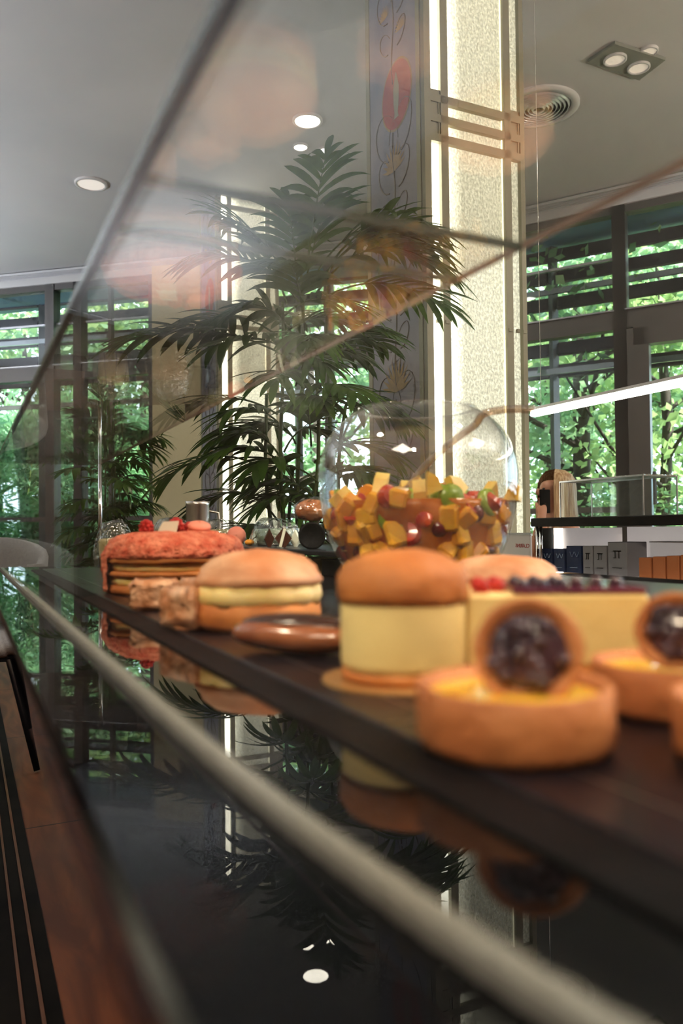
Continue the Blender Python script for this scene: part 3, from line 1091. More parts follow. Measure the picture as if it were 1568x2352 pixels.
disc(rr_ * 0.97, 0.0006, 0.012, 'bottom_biscuit', M['bunb'], dens(0.002, 40, 1))
disc(rr_ * 0.92, 0.012, 0.024, 'lower_custard', M['cream'], dens(0.003, 60, 2))
disc(rr_ * 0.98, 0.024, 0.031, 'middle_biscuit', M['bunb'], dens(0.002, 50, 3))
disc(rr_ * 0.91, 0.031, 0.043, 'upper_custard', M['cream'], dens(0.003, 60, 4))
disc(rr_ * 1.0, 0.042, 0.050, 'top_biscuit', M['bunb'], dens(0.003, 45, 5))


def crumb(p):
    n = noise.noise(p * 160) * 0.0022 + noise.noise(p * 420) * 0.0014 + noise.noise(p * 45) * 0.003
    return p + Vector((p.x, p.y, p.z * 0.6)).normalized() * n


k_ = 16
prof = [(0.001, 0.047), (rr_ * 0.97, 0.047)] + [(rr_ * 1.02 * (math.cos(PI / 2 * i / k_) ** 0.42 if i < k_ else 0.001), 0.050 + 0.034 * math.sin(PI / 2 * i / k_)) for i in range(k_ + 1)]
MB().lathe(prof, 220, disp=crumb).build('pink_crumb_top', M['pink'], cake, True)
prof = [(rr_ * 0.96, 0.002)] + [(rr_ * 1.02, 0.004 + 0.048 * i / 10) for i in range(11)]
MB().lathe(prof, 90, a0=R(140), a1=R(190), disp=crumb).build('pink_crumb_side', M['pink'], cake, True)


def raspberry(px, py, d, r, label):
    pos = at(px, py, d)
    m = MB()
    for j in range(5):
        tt = R(-50 + 32 * j)
        n = max(4, int(9 * math.cos(tt)))
        for i in range(n):
            a = 2 * PI * (i + 0.5 * (j % 2)) / n
            m.ell((math.cos(tt) * math.cos(a) * r * 0.78, math.cos(tt) * math.sin(a) * r * 0.78, math.sin(tt) * r * 0.85), r * 0.30, 8, 6)
    m.ell((0, 0, 0), r * 0.78, 12, 8)
    return tag(m.build('raspberry', M['rasp'], None, True, pos), label, 'fruit', 'raspberries on the pink cake')


raspberry(336, 1212, 1.10, 0.0105, 'red raspberry on the pink cake, left of the pale chocolate plaque')
raspberry(404, 1209, 1.11, 0.0115, 'red raspberry on the pink cake, right of the pale chocolate plaque')
raspberry(434, 1215, 1.14, 0.0095, 'red raspberry on the pink cake, against the small pink macaron')
pl = at(384, 1213, 1.09)
m = MB()
m.add([(-0.016, 0, -0.009), (0.012, 0, -0.009), (0.016, 0, 0.010), (-0.006, 0, 0.009), (-0.016, 0.002, -0.009), (0.012, 0.002, -0.009), (0.016, 0.002, 0.010), (-0.006, 0.002, 0.009)],
      [[0, 1, 2, 3], [7, 6, 5, 4], [0, 4, 5, 1], [1, 5, 6, 2], [2, 6, 7, 3], [3, 7, 4, 0]])
o = m.build('chocolate_plaque', M['white'], None, False, pl)
o.rotation_euler = (0, 0, -TH)
tag(o, 'pale white-chocolate plaque stuck in the top of the pink cake', 'decoration')


def macaron(pos, r, mtx, label):
    t = thing('macaron', label, 'macaron', pos, 0, 'pink macarons')
    for s, z in ((1, 0.0025), (-1, -0.0025)):
        pr = [(0.001, z), (r * 0.96, z), (r * 1.02, z + s * 0.002), (r * 0.97, z + s * 0.004), (r * 0.9, z + s * r * 0.34), (r * 0.6, z + s * r * 0.48), (0.001, z + s * r * 0.52)]
        MB().lathe(pr, 36, mtx=mtx, disp=dens(0.0004, 300)).build('shell', M['macaron'], t, True)
    MB().lathe([(0.001, -0.0028), (r * 0.93, -0.0028), (r * 0.96, 0), (r * 0.93, 0.0028), (0.001, 0.0028)], 30, mtx=mtx).build('filling', M['pink'], t, True)
    return t


macaron(at(457, 1216, 1.12), 0.0165, Matrix.Rotation(R(18), 4, 'X'), 'pink macaron lying on the right of the pink cake top')

# riser and what stands on it
RZ_ = CZ - 0.037
ri = thing('riser_shelf', 'low dark riser shelf behind the cream buns', 'shelf', (0.70, 1.62, TT))
MB().box((0, 0, RZ_ - TT - 0.005), (0.27, 0.98, 0.010), bev=0.002).build('shelf_board', M['slate'], ri)
for sx in (-0.11, 0.11):
    for sy in (-0.45, 0.45):
        MB().box((sx, sy, (RZ_ - TT - 0.010) / 2), (0.02, 0.02, RZ_ - TT - 0.010)).build('leg', M['blackm'], ri)
b = at_x(704, 1290, 0.60)
t = thing('yellow_gift_box', 'yellow box tucked beneath the dark riser shelf', 'box', (0.615, 1.40, TT))
MB().box((0, 0, 0.015), (0.055, 0.085, 0.029), bev=0.001).build('carton', M['sand'], t)
MB().box((0, 0, 0.0302), (0.057, 0.087, 0.0015)).build('lid', M['sand'], t)
t = thing('black_gift_box', 'speckled black box beneath the riser shelf beside the bowl', 'box', (0.615, 1.255, TT))
MB().box((0, 0, 0.015), (0.06, 0.10, 0.029), bev=0.001).build('carton', M['blackm'], t)
MB().box((0, 0, 0.0302), (0.062, 0.102, 0.0015)).build('lid', M['blackm'], t)
mp_ = at(543, 1240, 1.95)
mp_.z = RZ_ + 0.0235
macaron(mp_, 0.023, Matrix.Rotation(-TH, 4, 'Z') @ Matrix.Rotation(R(35), 4, 'Y') @ Matrix.Rotation(R(80), 4, 'X') @ Matrix.Rotation(R(0), 4, 'Z'), 'pink macaron propped upright on the riser shelf')
ap = at(573, 1252, 1.9)
o = MB().ell((0, 0, 0), (0.012, 0.012, 0.0075), 20, 10).build('apricot_half', M['apricot'], None, True, (ap.x, ap.y, RZ_ + 0.008))
tag(o, 'small bright orange apricot piece at the foot of the upright macaron', 'fruit')


def shard(px, w, h, d, label, mt_, rz, hole=False):
    p = at(px, 1262, d)
    t = thing('chocolate_shard', label, 'chocolate', (p.x, p.y, RZ_ + 0.0005), -TH + rz, 'pointed chocolate shards on the riser shelf')
    m = MB()
    for s in (-1, 1):
        pts = [(0, 0), (s * w * 0.5, h * 0.42), (0, h)]
    z = 0.004
    pts = [(-w * 0.12, 0), (w * 0.12, 0), (w * 0.5, h * 0.45), (0, h), (-w * 0.5, h * 0.45)]
    n = len(pts)
    m.add([(a, -z, b) for a, b in pts] + [(a, z, b) for a, b in pts],
          [list(range(n)), list(range(2 * n - 1, n - 1, -1))] + [[i, i + n, (i + 1) % n + n, (i + 1) % n] for i in range(n)])
    m.build('chocolate_leaf', mt_, t)
    if hole:
        m = MB()
        m.bar((-w * 0.18, -0.0052, 0.001), (w * 0.10, -0.0052, h * 0.95), 0.002, 0.006, upv=(1, 0, 0))
        m.build('white_stripe', M['white'], t)
    return t


shard(618, 0.021, 0.040, 1.66, 'dark chocolate shard, leftmost of the pointed ones on the riser', M['choc'], R(20))
shard(651, 0.036, 0.042, 1.66, 'broad dark chocolate shard with a white stripe down its middle', M['choc'], 0, True)
shard(679, 0.020, 0.036, 1.68, 'pale white chocolate shard, rightmost beside the black tin', M['white'], R(-25))

# black round tin and wrapped loaf on top
p = at(717, 1229, 1.50)
t = thing('black_round_tin', 'black round tin standing on edge on the riser beside the fruit bowl', 'tin', (p.x, p.y, RZ_ + 0.0255), -TH)
mt_ = Matrix.Rotation(R(90), 4, 'X')
MB().lathe([(0.001, -0.018), (0.024, -0.018), (0.0255, -0.016), (0.0255, 0.016), (0.001, 0.016)], 40, mtx=mt_).build('tin_body', M['choc'], t, True)
MB().lathe([(0.026, 0.012), (0.026, 0.0185), (0.0215, 0.0185), (0.021, 0.0165), (0.001, 0.0165)], 40, mtx=mt_).build('lid', M['blackm'], t, True)
t = thing('wrapped_loaf', 'orange brown loaf in crinkled clear wrap on top of the black tin', 'bread', (p.x, p.y, RZ_ + 0.052), -TH)
MB().ell((0, 0, 0.022), (0.032, 0.022, 0.021), 28, 16, disp=dens(0.003, 60)).build('loaf', M['bread'], t, True)
m = MB()
m.ell((0, 0, 0.024), (0.037, 0.026, 0.0235), 26, 16, disp=dens(0.007, 45, 4))
m.build('clear_wrap', M['cello'], t, False)


def dome(px, d, r, h, z, label, inner, cat='gift'):
    p = at(px, 1220, d)
    t = thing('cellophane_dome', label, cat, (p.x, p.y, z), 0, 'cellophane wrapped sweets behind the cakes')
    m = MB()
    pr = [(r * 0.95, 0.001)] + [(r * 1.03 * math.cos(PI / 2 * i / 10) ** 0.6 + 0.0002, 0.002 + (h - 0.002) * math.sin(PI / 2 * i / 10)) for i in range(11)]
    m.lathe(pr, 40, disp=dens(0.006, 38, px))
    for k in range(10):       # crisp fold ridges
        a = 2 * PI * k / 10 + 0.3
        m.tube([(r * 0.98 * math.cos(a) * math.cos(u) , r * 0.98 * math.sin(a) * math.cos(u), h * math.sin(u) * 0.98 + 0.002) for u in [PI / 2 * j / 5 for j in range(6)]], 0.0009, 4)
    m.build('cellophane', M['cello'], t, False)
    MB().lathe([(0.001, 0.001), (r * 0.7, 0.001), (r * 0.8, h * 0.55), (r * 0.7, h * 0.6), (0.001, h * 0.62)], 32, disp=dens(0.003, 60)).build('wrapped_sweet', inner, t, True)
    return t


dome(632, 1.92, 0.062, 0.066, RZ_, 'clear wrapped mint green gift directly behind the chocolate shards', M['mint'])
dome(512, 2.08, 0.060, 0.066, RZ_, 'clear wrapped pale yellow gift behind the upright macaron', M['sand'])
dome(392, 1.82, 0.055, 0.116, TT, 'clear wrapped dark cake behind the raspberries', M['eclair'])
dome(262, 1.86, 0.046, 0.113, TT, 'clear wrapped beige cake behind the left end of the pink cake', M['cake'])
p = at(408, 1180, 2.05)
t = thing('steel_pitcher', 'brushed steel pitcher behind the wrapped cakes', 'pitcher', (p.x + 0.05, 2.02, CT))
MB().lathe([(0.001, 0.001), (0.036, 0.001), (0.036, 0.01), (0.033, 0.06), (0.030, 0.155), (0.033, 0.165), (0.031, 0.165), (0.028, 0.155), (0.030, 0.02), (0.001, 0.02)], 40).build('pitcher_body', M['steel'], t, True)
MB().tube([(0.03, 0, 0.14), (0.055, 0, 0.135), (0.06, 0, 0.09), (0.05, 0, 0.05), (0.034, 0, 0.04)], 0.004, 8).build('handle', M['steel'], t, True)

# ------------------------------------------------------------------ fruit punch bowl
BX, BY = 0.572, 0.945
BZ = TT
bowl = thing('punch_bowl', 'big round clear glass bowl full of fruit salad', 'bowl', (BX, BY, BZ))
po = [(0.001, 0.0), (0.070, 0.0), (0.090, 0.012), (0.112, 0.043), (0.126, 0.075), (0.1345, 0.11), (0.1385, 0.145), (0.1375, 0.175), (0.128, 0.205), (0.112, 0.228), (0.096, 0.242), (0.082, 0.250)]
pr = smooth_path(po, 4)
inner = [(max(r - 0.0035, 0.001), z + (0.004 if z < 0.02 else 0)) for r, z in reversed(pr)]
MB().lathe(pr + [(0.0805, 0.2515)] + inner[1:], 96).build('glass_wall', M['bowlglass'], bowl, True)
MB().lathe([(0.0825, 0.2500), (0.0825, 0.2528), (0.0785, 0.2528), (0.0785, 0.2500)], 80).build('rim', M['bowlglass'], bowl, True)
LV = 0.122


def bowl_r(z):
    for a, b in zip(pr, pr[1:]):
        if a[1] <= z <= b[1] and b[1] > a[1]:
            return a[0] + (b[0] - a[0]) * (z - a[1]) / (b[1] - a[1])
    return 0.07


pj = [(0.001, 0.0055), (0.066, 0.0055)] + [(bowl_r(z) - 0.013, z) for z in [0.015 + 0.0107 * i for i in range(11)]] + [(0.001, LV)]
tag(MB().lathe(pj, 64).build('orange_punch', M['juice'], None, True, (BX, BY, BZ)), 'deep orange fruit juice filling the lower half of the glass bowl', 'juice')


def chunk_mesh(kind, sd):
    r2 = random.Random(sd)
    m = MB()
    if kind == 'mango':
        m.box((0, 0, 0), (0.026, 0.020, 0.020), bev=0.003)
    elif kind == 'apple':
        pts = [(0, 0), (0.030, 0.004), (0.022, 0.016), (0.006, 0.020)]
        m.add([(a, -0.007, b) for a, b in pts] + [(a, 0.007, b) for a, b in pts],
              [[0, 1, 2, 3], [7, 6, 5, 4], [0, 4, 5, 1], [1, 5, 6, 2], [2, 6, 7, 3], [3, 7, 4, 0]])
    elif kind == 'strawberry':
        m.lathe([(0.001, -0.014), (0.006, -0.011), (0.0115, -0.001), (0.0125, 0.006), (0.009, 0.011), (0.001, 0.012)], 12, a0=0, a1=PI)
        m.add([(-0.0125, 0, 0.006), (-0.0115, 0, -0.001), (-0.006, 0, -0.011), (0, 0, -0.014), (0.006, 0, -0.011), (0.0115, 0, -0.001), (0.0125, 0, 0.006), (0.009, 0, 0.011), (0, 0, 0.012), (-0.009, 0, 0.011)], [list(range(10))])
    elif kind == 'kiwi':
        m.lathe([(0.001, -0.004), (0.0145, -0.004), (0.0155, 0), (0.0145, 0.004), (0.001, 0.004)], 22)
    elif kind == 'cherry':
        m.ell((0, 0, 0), 0.0105, 16, 10)
    elif kind == 'orange':
        m.lathe([(0.001, -0.003), (0.018, -0.003), (0.019, 0), (0.018, 0.003), (0.001, 0.003)], 22, a0=0, a1=PI)
        m.add([(-0.018, 0, -0.003), (0.018, 0, -0.003), (0.018, 0, 0.003), (-0.018, 0, 0.003)], [[0, 1, 2, 3]])
    return m


info = {
    'mango': ('mango_cube', M['mango'], 'golden mango cubes', 'cut golden yellow mango cube in the glass fruit bowl'),
    'apple': ('apple_wedge', M['apple'], 'pale apple wedges', 'pale yellow apple wedge in the glass fruit bowl'),
    'strawberry': ('strawberry', M['straw'], 'red strawberries', 'red strawberry piece in the glass fruit bowl'),
    'kiwi': ('kiwi_slice', M['kiwi'], 'green kiwi slices', 'green kiwi slice in the glass fruit bowl'),
    'cherry': ('cherry', M['grape'], 'dark red cherries', 'dark red cherry in the glass fruit bowl'),
    'orange': ('orange_slice', M['apricot'], 'orange segments', 'bright orange segment in the glass fruit bowl')}
src = {k: chunk_mesh(k, 1).build(v[0], v[1], None, k in ('kiwi', 'cherry')) for k, v in info.items()}
for k, o in src.items():
    tag(o, info[k][3], 'fruit', info[k][2] + ' in the bowl')
used = set()
r2 = random.Random(11)


def put(kind, a, rad, z, s=1.0):
    o = src[kind] if kind not in used else src[kind].copy()
    if kind in used:
        col.objects.link(o)
    used.add(kind)
    o.location = (BX + rad * math.cos(a), BY + rad * math.sin(a), BZ + z)
    o.rotation_euler = (r2.uniform(0, 6.28), r2.uniform(0, 6.28), r2.uniform(0, 6.28))
    if kind in ('kiwi', 'orange'):
        o.rotation_euler = (R(90) + r2.uniform(-.25, .25), 0, a + R(90) + r2.uniform(-.2, .2))
    o.scale = (s, s, s)


def kind_pick(w):
    ks = list(w)
    return r2.choices(ks, [w[k] for k in ks])[0]


# floating layer (poking through the juice) and pieces pressed against the glass
for i in range(84):
    a = 2 * PI * i / 28 + r2.uniform(-.1, .1)
    rad = 0.1165 - 0.026 * (i // 28) + r2.uniform(-.003, .003)
    put(kind_pick({'mango': 3, 'apple': 3, 'strawberry': 6, 'kiwi': 2, 'cherry': 2, 'orange': 1}), a, rad, LV + r2.uniform(-0.010, 0.003), r2.uniform(1.0, 1.3))
for i in range(12):
    put(kind_pick({'mango': 3, 'apple': 4, 'strawberry': 2}), r2.uniform(0, 6.28), 0.045 * r2.random() ** 0.5, LV + r2.uniform(0.0, 0.010), 1.1)
for j, z in enumerate((0.100, 0.080, 0.058, 0.036)):
    n = 27 - 3 * j
    for i in range(n):
        a = PI + R(10) + (PI + R(70)) * i / n + r2.uniform(-.06, .06) - R(60)
        put(kind_pick({'mango': 6, 'apple': 1.0, 'strawberry': 4 - j, 'kiwi': 1, 'cherry': 2, 'orange': 3}), a, bowl_r(z) - 0.0195, z + r2.uniform(-.006, .006), r2.uniform(1.1, 1.4))

# ladle
lp = [at(930, 1132, 1.06), at(965, 1082, 1.05), at(1010, 1038, 1.04), at(1060, 998, 1.02), at(1092, 975, 1.01), at(1108, 952, 0.99), at(1140, 943, 0.98), at(1185, 939, 0.97), at(1228, 941, 0.96)]
lo_ = lp[0]
ld = thing('glass_ladle', 'clear ladle leaning out of the fruit bowl over its rim', 'ladle', lo_)
MB().tube(smooth_path([tuple(q - lo_) for q in lp], 4), 0.005, 10).build('handle', M['ladle'], ld, True)
dirl = (lp[0] - lp[2]).normalized()
m = MB()
mtx = dirl.to_track_quat('Z', 'Y').to_matrix().to_4x4()
m.lathe([(0.004, -0.012), (0.009, -0.004), (0.013, 0.008), (0.014, 0.022), (0.010, 0.033), (0.001, 0.036)], 24, mtx=mtx)
m.build('scoop', M['ladle'], ld, True)

# ------------------------------------------------------------------ cosmetics display at the right
UX = 1.90
UY1 = 2.32
un = thing('cosmetics_display', 'black-topped shop display unit with a lit white back, right of the fruit bowl', 'display unit', (UX + 0.22, 1.5, 0))
zs = CZ - 0.165


def U(x, y, z):
    return (x - UX - 0.22, y - 1.5, z)


m = MB()
m.box(U(UX + 0.22, 1.55, (zs - 0.02) / 2), (0.44, 2.1, zs - 0.02), bev=0.004)
m.build('cabinet_body', M['warmcab'], un)
MB().box(U(UX + 0.215, 1.55, zs - 0.009), (0.47, 2.1, 0.018), bev=0.003).build('lower_shelf', M['backlit'], un)
MB().box(U(UX + 0.22, 1.42, CZ + 0.018), (0.46, 1.80, 0.032), bev=0.003).build('black_top', M['blackm'], un)
MB().box(U(UX + 0.42, 1.40, (zs + CZ) / 2), (0.02, 1.72, CZ - zs - 0.004)).build('lit_back_panel', M['backlit'], un)
for y in (UY1 - 0.015, UY1 - 0.035, 0.55):
    MB().tube([U(UX + 0.01, y, zs), U(UX + 0.01, y, CZ + 0.003)], 0.006, 12).build('post', M['chrome'], un, True)
MB().box(U(UX + 0.10, 2.295, (zs + CZ) / 2), (0.032, 0.012, CZ - zs - 0.008)).build('light_tube', M['led'], un)
MB().box(U(UX + 0.27, 2.305, (zs + CZ) / 2), (0.31, 0.012, CZ - zs - 0.008)).build('lit_end_panel', M['backlit'], un)
m = MB().box(U(UX + 0.05, 2.305, (zs + CZ) / 2), (0.06, 0.012, CZ - zs - 0.006))
m.build('dark_end_panel', M['blackm'], un)


def carton(px0, px1, pyt, m_, label, group, mark=None, dx=0.0, dep=0.06):
    X0 = UX + 0.03 + dx
    a, b = at_x(px0, 1300, X0), at_x(px1, 1300, X0)
    tz = at_x((px0 + px1) / 2, pyt, X0).z
    zt = zs + 0.0005
    h = tz - zt
    w = abs(a.y - b.y) * 0.97
    yc = (a.y + b.y) / 2
    t = thing('cosmetics_carton', label, 'box', (X0 + dep / 2, yc, zt), 0, group)
    cb = MB().box((0, 0, h / 2), (dep, w, h), bev=0.0015).build('carton_body', m_, t)
    mt = Matrix(((0, 0, -1, -dep / 2 - 0.0006), (-1, 0, 0, 0), (0, 1, 0, h * 0.68), (0, 0, 0, 1)))
    if mark == 'pi':
        pm = MB()
        wv, hv = w * 0.42, h * 0.22
        xx = -dep / 2 - 0.0008
        for k in (-1, 1):
            pm.box((xx, k * wv * 0.22, h * 0.64), (0.001, wv * 0.14, hv))
        for k in (-1, 0, 1):
            pm.box((xx, 0, h * 0.64 + hv * 0.45), (0.001, wv, hv * 0.12))
        pm.box((xx, wv * 0.36, h * 0.64 - hv * 0.45), (0.001, wv * 0.2, hv * 0.1))
        pm.build('emblem', M['ink'], cb)
        MB().box((xx, 0, h * 0.25), (0.001, w * 0.5, h * 0.02)).build('caption_line', M['ink'], cb)
    elif mark:
        pm = MB()
        xx = -dep / 2 - 0.0008
        for k in range(4):
            s1 = 1 if k % 2 else -1
            pm.bar((xx, w * (0.24 - 0.16 * k), h * (0.70 - 0.09 * s1)), (xx, w * (0.12 - 0.16 * k), h * (0.70 + 0.09 * s1)), 0.0015, 0.001)
        pm.box((xx, 0, h * 0.22), (0.001, w * 0.5, h * 0.02))
        pm.build('pale_marking', M['paleink'], cb)
    return t


gn = 'navy cosmetics cartons on the shelf'
gs = 'silver cosmetics cartons on the shelf'
carton(1243, 1268, 1260, M['navy'], 'small navy carton, first from the chrome post', gn, 'marks')
carton(1271, 1297, 1260, M['navy'], 'small navy carton, second from the chrome post', gn, 'marks')
carton(1300, 1335, 1254, M['navy'], 'taller navy carton touching the silver ones', gn, 'marks')
carton(1338, 1361, 1254, M['silver'], 'narrow silver carton right beside the tall navy one', gs, 'pi')
carton(1363, 1393, 1254, M['silver'], 'middle silver carton, between the narrow and the large one', gs, 'pi')
carton(1395, 1440, 1245, M['silver'], 'largest silver carton, rightmost of the three', gs, 'pi', dep=0.09)
ga = 'amber cosmetics cartons on the shelf'
names = ['amber carton right after a gap beside the largest silver one', 'second amber carton along the shelf', 'third amber carton along the shelf', 'amber carton cut by the right picture edge']
for k in range(4):
    carton(1466 + 32 * k, 1495 + 32 * k, 1281 - 2 * k, M['amber'], names[k], ga)
# wide white box on the shelf behind the amber ones
a = at_x(1535, 1262, UX + 0.2)
t = thing('white_carton', 'plain white box behind the amber cartons', 'box', (UX + 0.25, a.y, zs + 0.0005))
MB().box((0, 0, 0.055), (0.10, 0.16, 0.11), bev=0.002).build('carton', M['backlit'], t)
MB().box((0, 0, 0.111), (0.102, 0.162, 0.003)).build('lid', M['whitecab'], t)

# sign with reversed lettering (seen from behind), standing on the cabinet end
sp = at(1178, 1248, 2.78)
t = thing('shop_sign', 'pale sign board with dark red reversed lettering behind the bowl', 'sign', (UX + 0.03, 2.47, zs + 0.0005), 0)
rel = at_x(1192, 1254, UX + 0.025)
bd = MB().box((0, 0, 0.072), (0.008, 0.21, 0.144), bev=0.001).build('board', M['sign'], t)
MB().box((-0.005, 0, 0.140), (0.003, 0.212, 0.009)).build('dark_band', M['frame'], t)
mt = Matrix(((0, 0, -1, -0.0047), (1, 0, 0, rel.y - 2.47 - 0.018), (0, 1, 0, rel.z - zs), (0, 0, 0, 1)))
text_mesh('lettering', 'CLARINS', 0.021, M['redink'], mt, bd)

# linear LED lamp over the display
lz = CZ + 0.443
t = thing('linear_lamp', 'long straight white LED lamp above the black-topped display', 'lamp', (2.0, 1.4, CZ + 0.034))
MB().box((0, 0.02, lz - CZ - 0.034), (0.03, 2.02, 0.022), bev=0.004).build('light_tube', M['led'], t)
MB().box((0, 0.02, lz - CZ - 0.034 + 0.017), (0.036, 2.03, 0.010)).build('housing', M['whitem'], t)
for y in (0.98, -0.75):
    MB().tube([(0, y, lz - CZ - 0.02), (0, y, CEIL - CZ - 0.034)], 0.0012, 6).build('cable', M['chrome'], t, True)

# glass vitrine on the display top
vy0, vy1 = at_x(1300, 1190, 2.05).y, at_x(1492, 1190, 2.05).y
t = thing('glass_vitrine', 'small clear vitrine with pale metal rims on the black display top', 'vitrine', (2.1, (vy0 + vy1) / 2, CZ + 0.0345))
w = abs(vy0 - vy1)
hv = 0.135
g = MB()
for sx in (-1, 1):
    g.box((sx * 0.075, 0, hv / 2), (0.004, w, hv))
for sy in (-1, 1):
    g.box((0, sy * w / 2, hv / 2), (0.15, 0.004, hv))
g.build('glass_side', M['wglass'], t)
MB().box((0, 0, hv + 0.002), (0.158, w + 0.01, 0.004)).build('glass_lid', M['cello'], t)
g = MB()
for sx in (-1, 1):
    g.bar((sx * 0.078, -w / 2, hv), (sx * 0.078, w / 2, hv), 0.005)
    for sy in (-1, 1):
        g.bar((sx * 0.078, sy * w / 2, 0), (sx * 0.078, sy * w / 2, hv), 0.004)
for sy in (-1, 1):
    g.bar((-0.078, sy * w / 2, hv), (0.078, sy * w / 2, hv), 0.005)
g.build('rim_frame', M['framel'], t)

# ------------------------------------------------------------------ chair on the left
ft = at_z(85, 1775, 0)
chp = ft - Matrix.Rotation(-R(15), 3, 'Z') @ Vector((0.30, -0.28, 0))
ch = thing('dining_chair', 'pale grey upholstered chair with slanting black legs left of the counter end', 'chair', (chp.x, chp.y, 0), -R(15))
MB().box((0, 0, 0.455), (0.50, 0.48, 0.075), bev=0.03).build('seat', M['greyfab'], ch, True)
m = MB()
n = 14
vs, fs = [], []
for j in range(6):
    for i in range(n + 1):
        a = R(205) - R(230) * i / n
        rr = 0.27 + 0.02 * (j / 5)
        z = 0.50 + (0.37 - 0.02 * abs(math.sin(a * 1.0) < 0)) * j / 5 * (0.75 + 0.25 * max(0, math.sin(a)))
        for q in (0, 1):
            r_ = rr - 0.035 * q
            vs.append((r_ * math.cos(a), r_ * math.sin(a) * 0.95, z))
W2 = (n + 1) * 2
for j in range(5):
    for i in range(n):
        a, b = j * W2 + i * 2, j * W2 + (i + 1) * 2
        c, d = a + W2, b + W2
        fs += [[a, b, d, c], [a + 1, c + 1, d + 1, b + 1]]
    a = j * W2
    fs += [[a, a + W2, a + W2 + 1, a + 1]]
    a = j * W2 + n * 2
    fs += [[a, a + 1, a + W2 + 1, a + W2]]
for i in range(n):
    a = 5 * W2 + i * 2
    fs += [[a, a + 2, a + 3, a + 1]]
    a = i * 2
    fs += [[a, a + 1, a + 3, a + 2]]
m.add(vs, fs)
bk = m.build('backrest', M['greyfab'], ch, True)
for sx in (-1, 1):
    for sy in (-1, 1):
        MB().tube([(sx * 0.19, sy * 0.18, 0.42), (sx * 0.30, sy * 0.28, 0.008)], [0.024, 0.011], 10).build('leg', M['blackm'], ch, True)
MB().box((0, 0, 0.41), (0.42, 0.40, 0.02)).build('seat_frame', M['blackm'], ch)

# ------------------------------------------------------------------ palm
def leaflet(m, base, d, L, w, droop, upv):
    d = d.normalized()
    sd = d.cross(upv)
    if sd.length < 1e-3:
        sd = d.orthogonal()
    sd.normalize()
    n = 6
    vs = []
    for i in range(n + 1):
        u = i / n
        c = base + d * (L * u * (1 - 0.12 * droop * u)) + Vector((0, 0, -droop * L * u * u * 0.55))
        ww = w * (math.sin(PI * min(1, u * 0.86 + 0.10)) ** 0.8) * (1 if u < 0.99 else 0.05)
        fold = upv * (ww * 0.22)
        vs += [c - sd * ww / 2 + fold * 0.5, c, c + sd * ww / 2 + fold * 0.5]
    fs = []
    for i in range(n):
        a = i * 3
        fs += [[a, a + 1, a + 4, a + 3], [a + 1, a + 2, a + 5, a + 4]]
    m.add(vs, fs)


def frond(base, az, el, L, droop, pairs, ll, lw, m, ms, r3, bare=0.3):
    d = Vector((math.cos(az) * math.cos(el), math.sin(az) * math.cos(el), math.sin(el)))
    hz = Vector((math.cos(az), math.sin(az), 0))
    n = 12
    pts = []
    for i in range(n + 1):
        u = i / n
        pts.append(base + d * (L * u) + Vector((0, 0, -droop * L * u * u * 0.75)) + hz * (0.12 * L * u * u * droop))
    ms.tube(pts, [0.0042 * (1 - 0.75 * i / n) for i in range(n + 1)], 5)
    side = hz.cross(Vector((0, 0, 1)))
    for k in range(pairs):
        u = bare + (1 - bare) * (k + 0.5) / pairs
        f = u * n
        i = min(int(f), n - 1)
        p = pts[i].lerp(pts[i + 1], f - i)
        tdir = (pts[i + 1] - pts[i]).normalized()
        upv = side.cross(tdir)
        if upv.z < 0:
            upv = -upv
        fall = math.sin(PI * (0.2 + 0.72 * (k + 0.5) / pairs)) ** 0.6
        for s in (-1, 1):
            ang = R(62 - 34 * u + r3.uniform(-7, 7))
            dd = tdir * math.cos(ang) + side * (s * math.sin(ang)) + upv * 0.12
            leaflet(m, p + tdir * r3.uniform(-.008, .008), dd, ll * fall * r3.uniform(0.88, 1.1), lw * r3.uniform(0.85, 1.1), r3.uniform(0.35, 0.95), upv)
    leaflet(m, pts[-1], (pts[-1] - pts[-2]), ll * 0.6, lw, 0.4, Vector((0, 0, 1)))


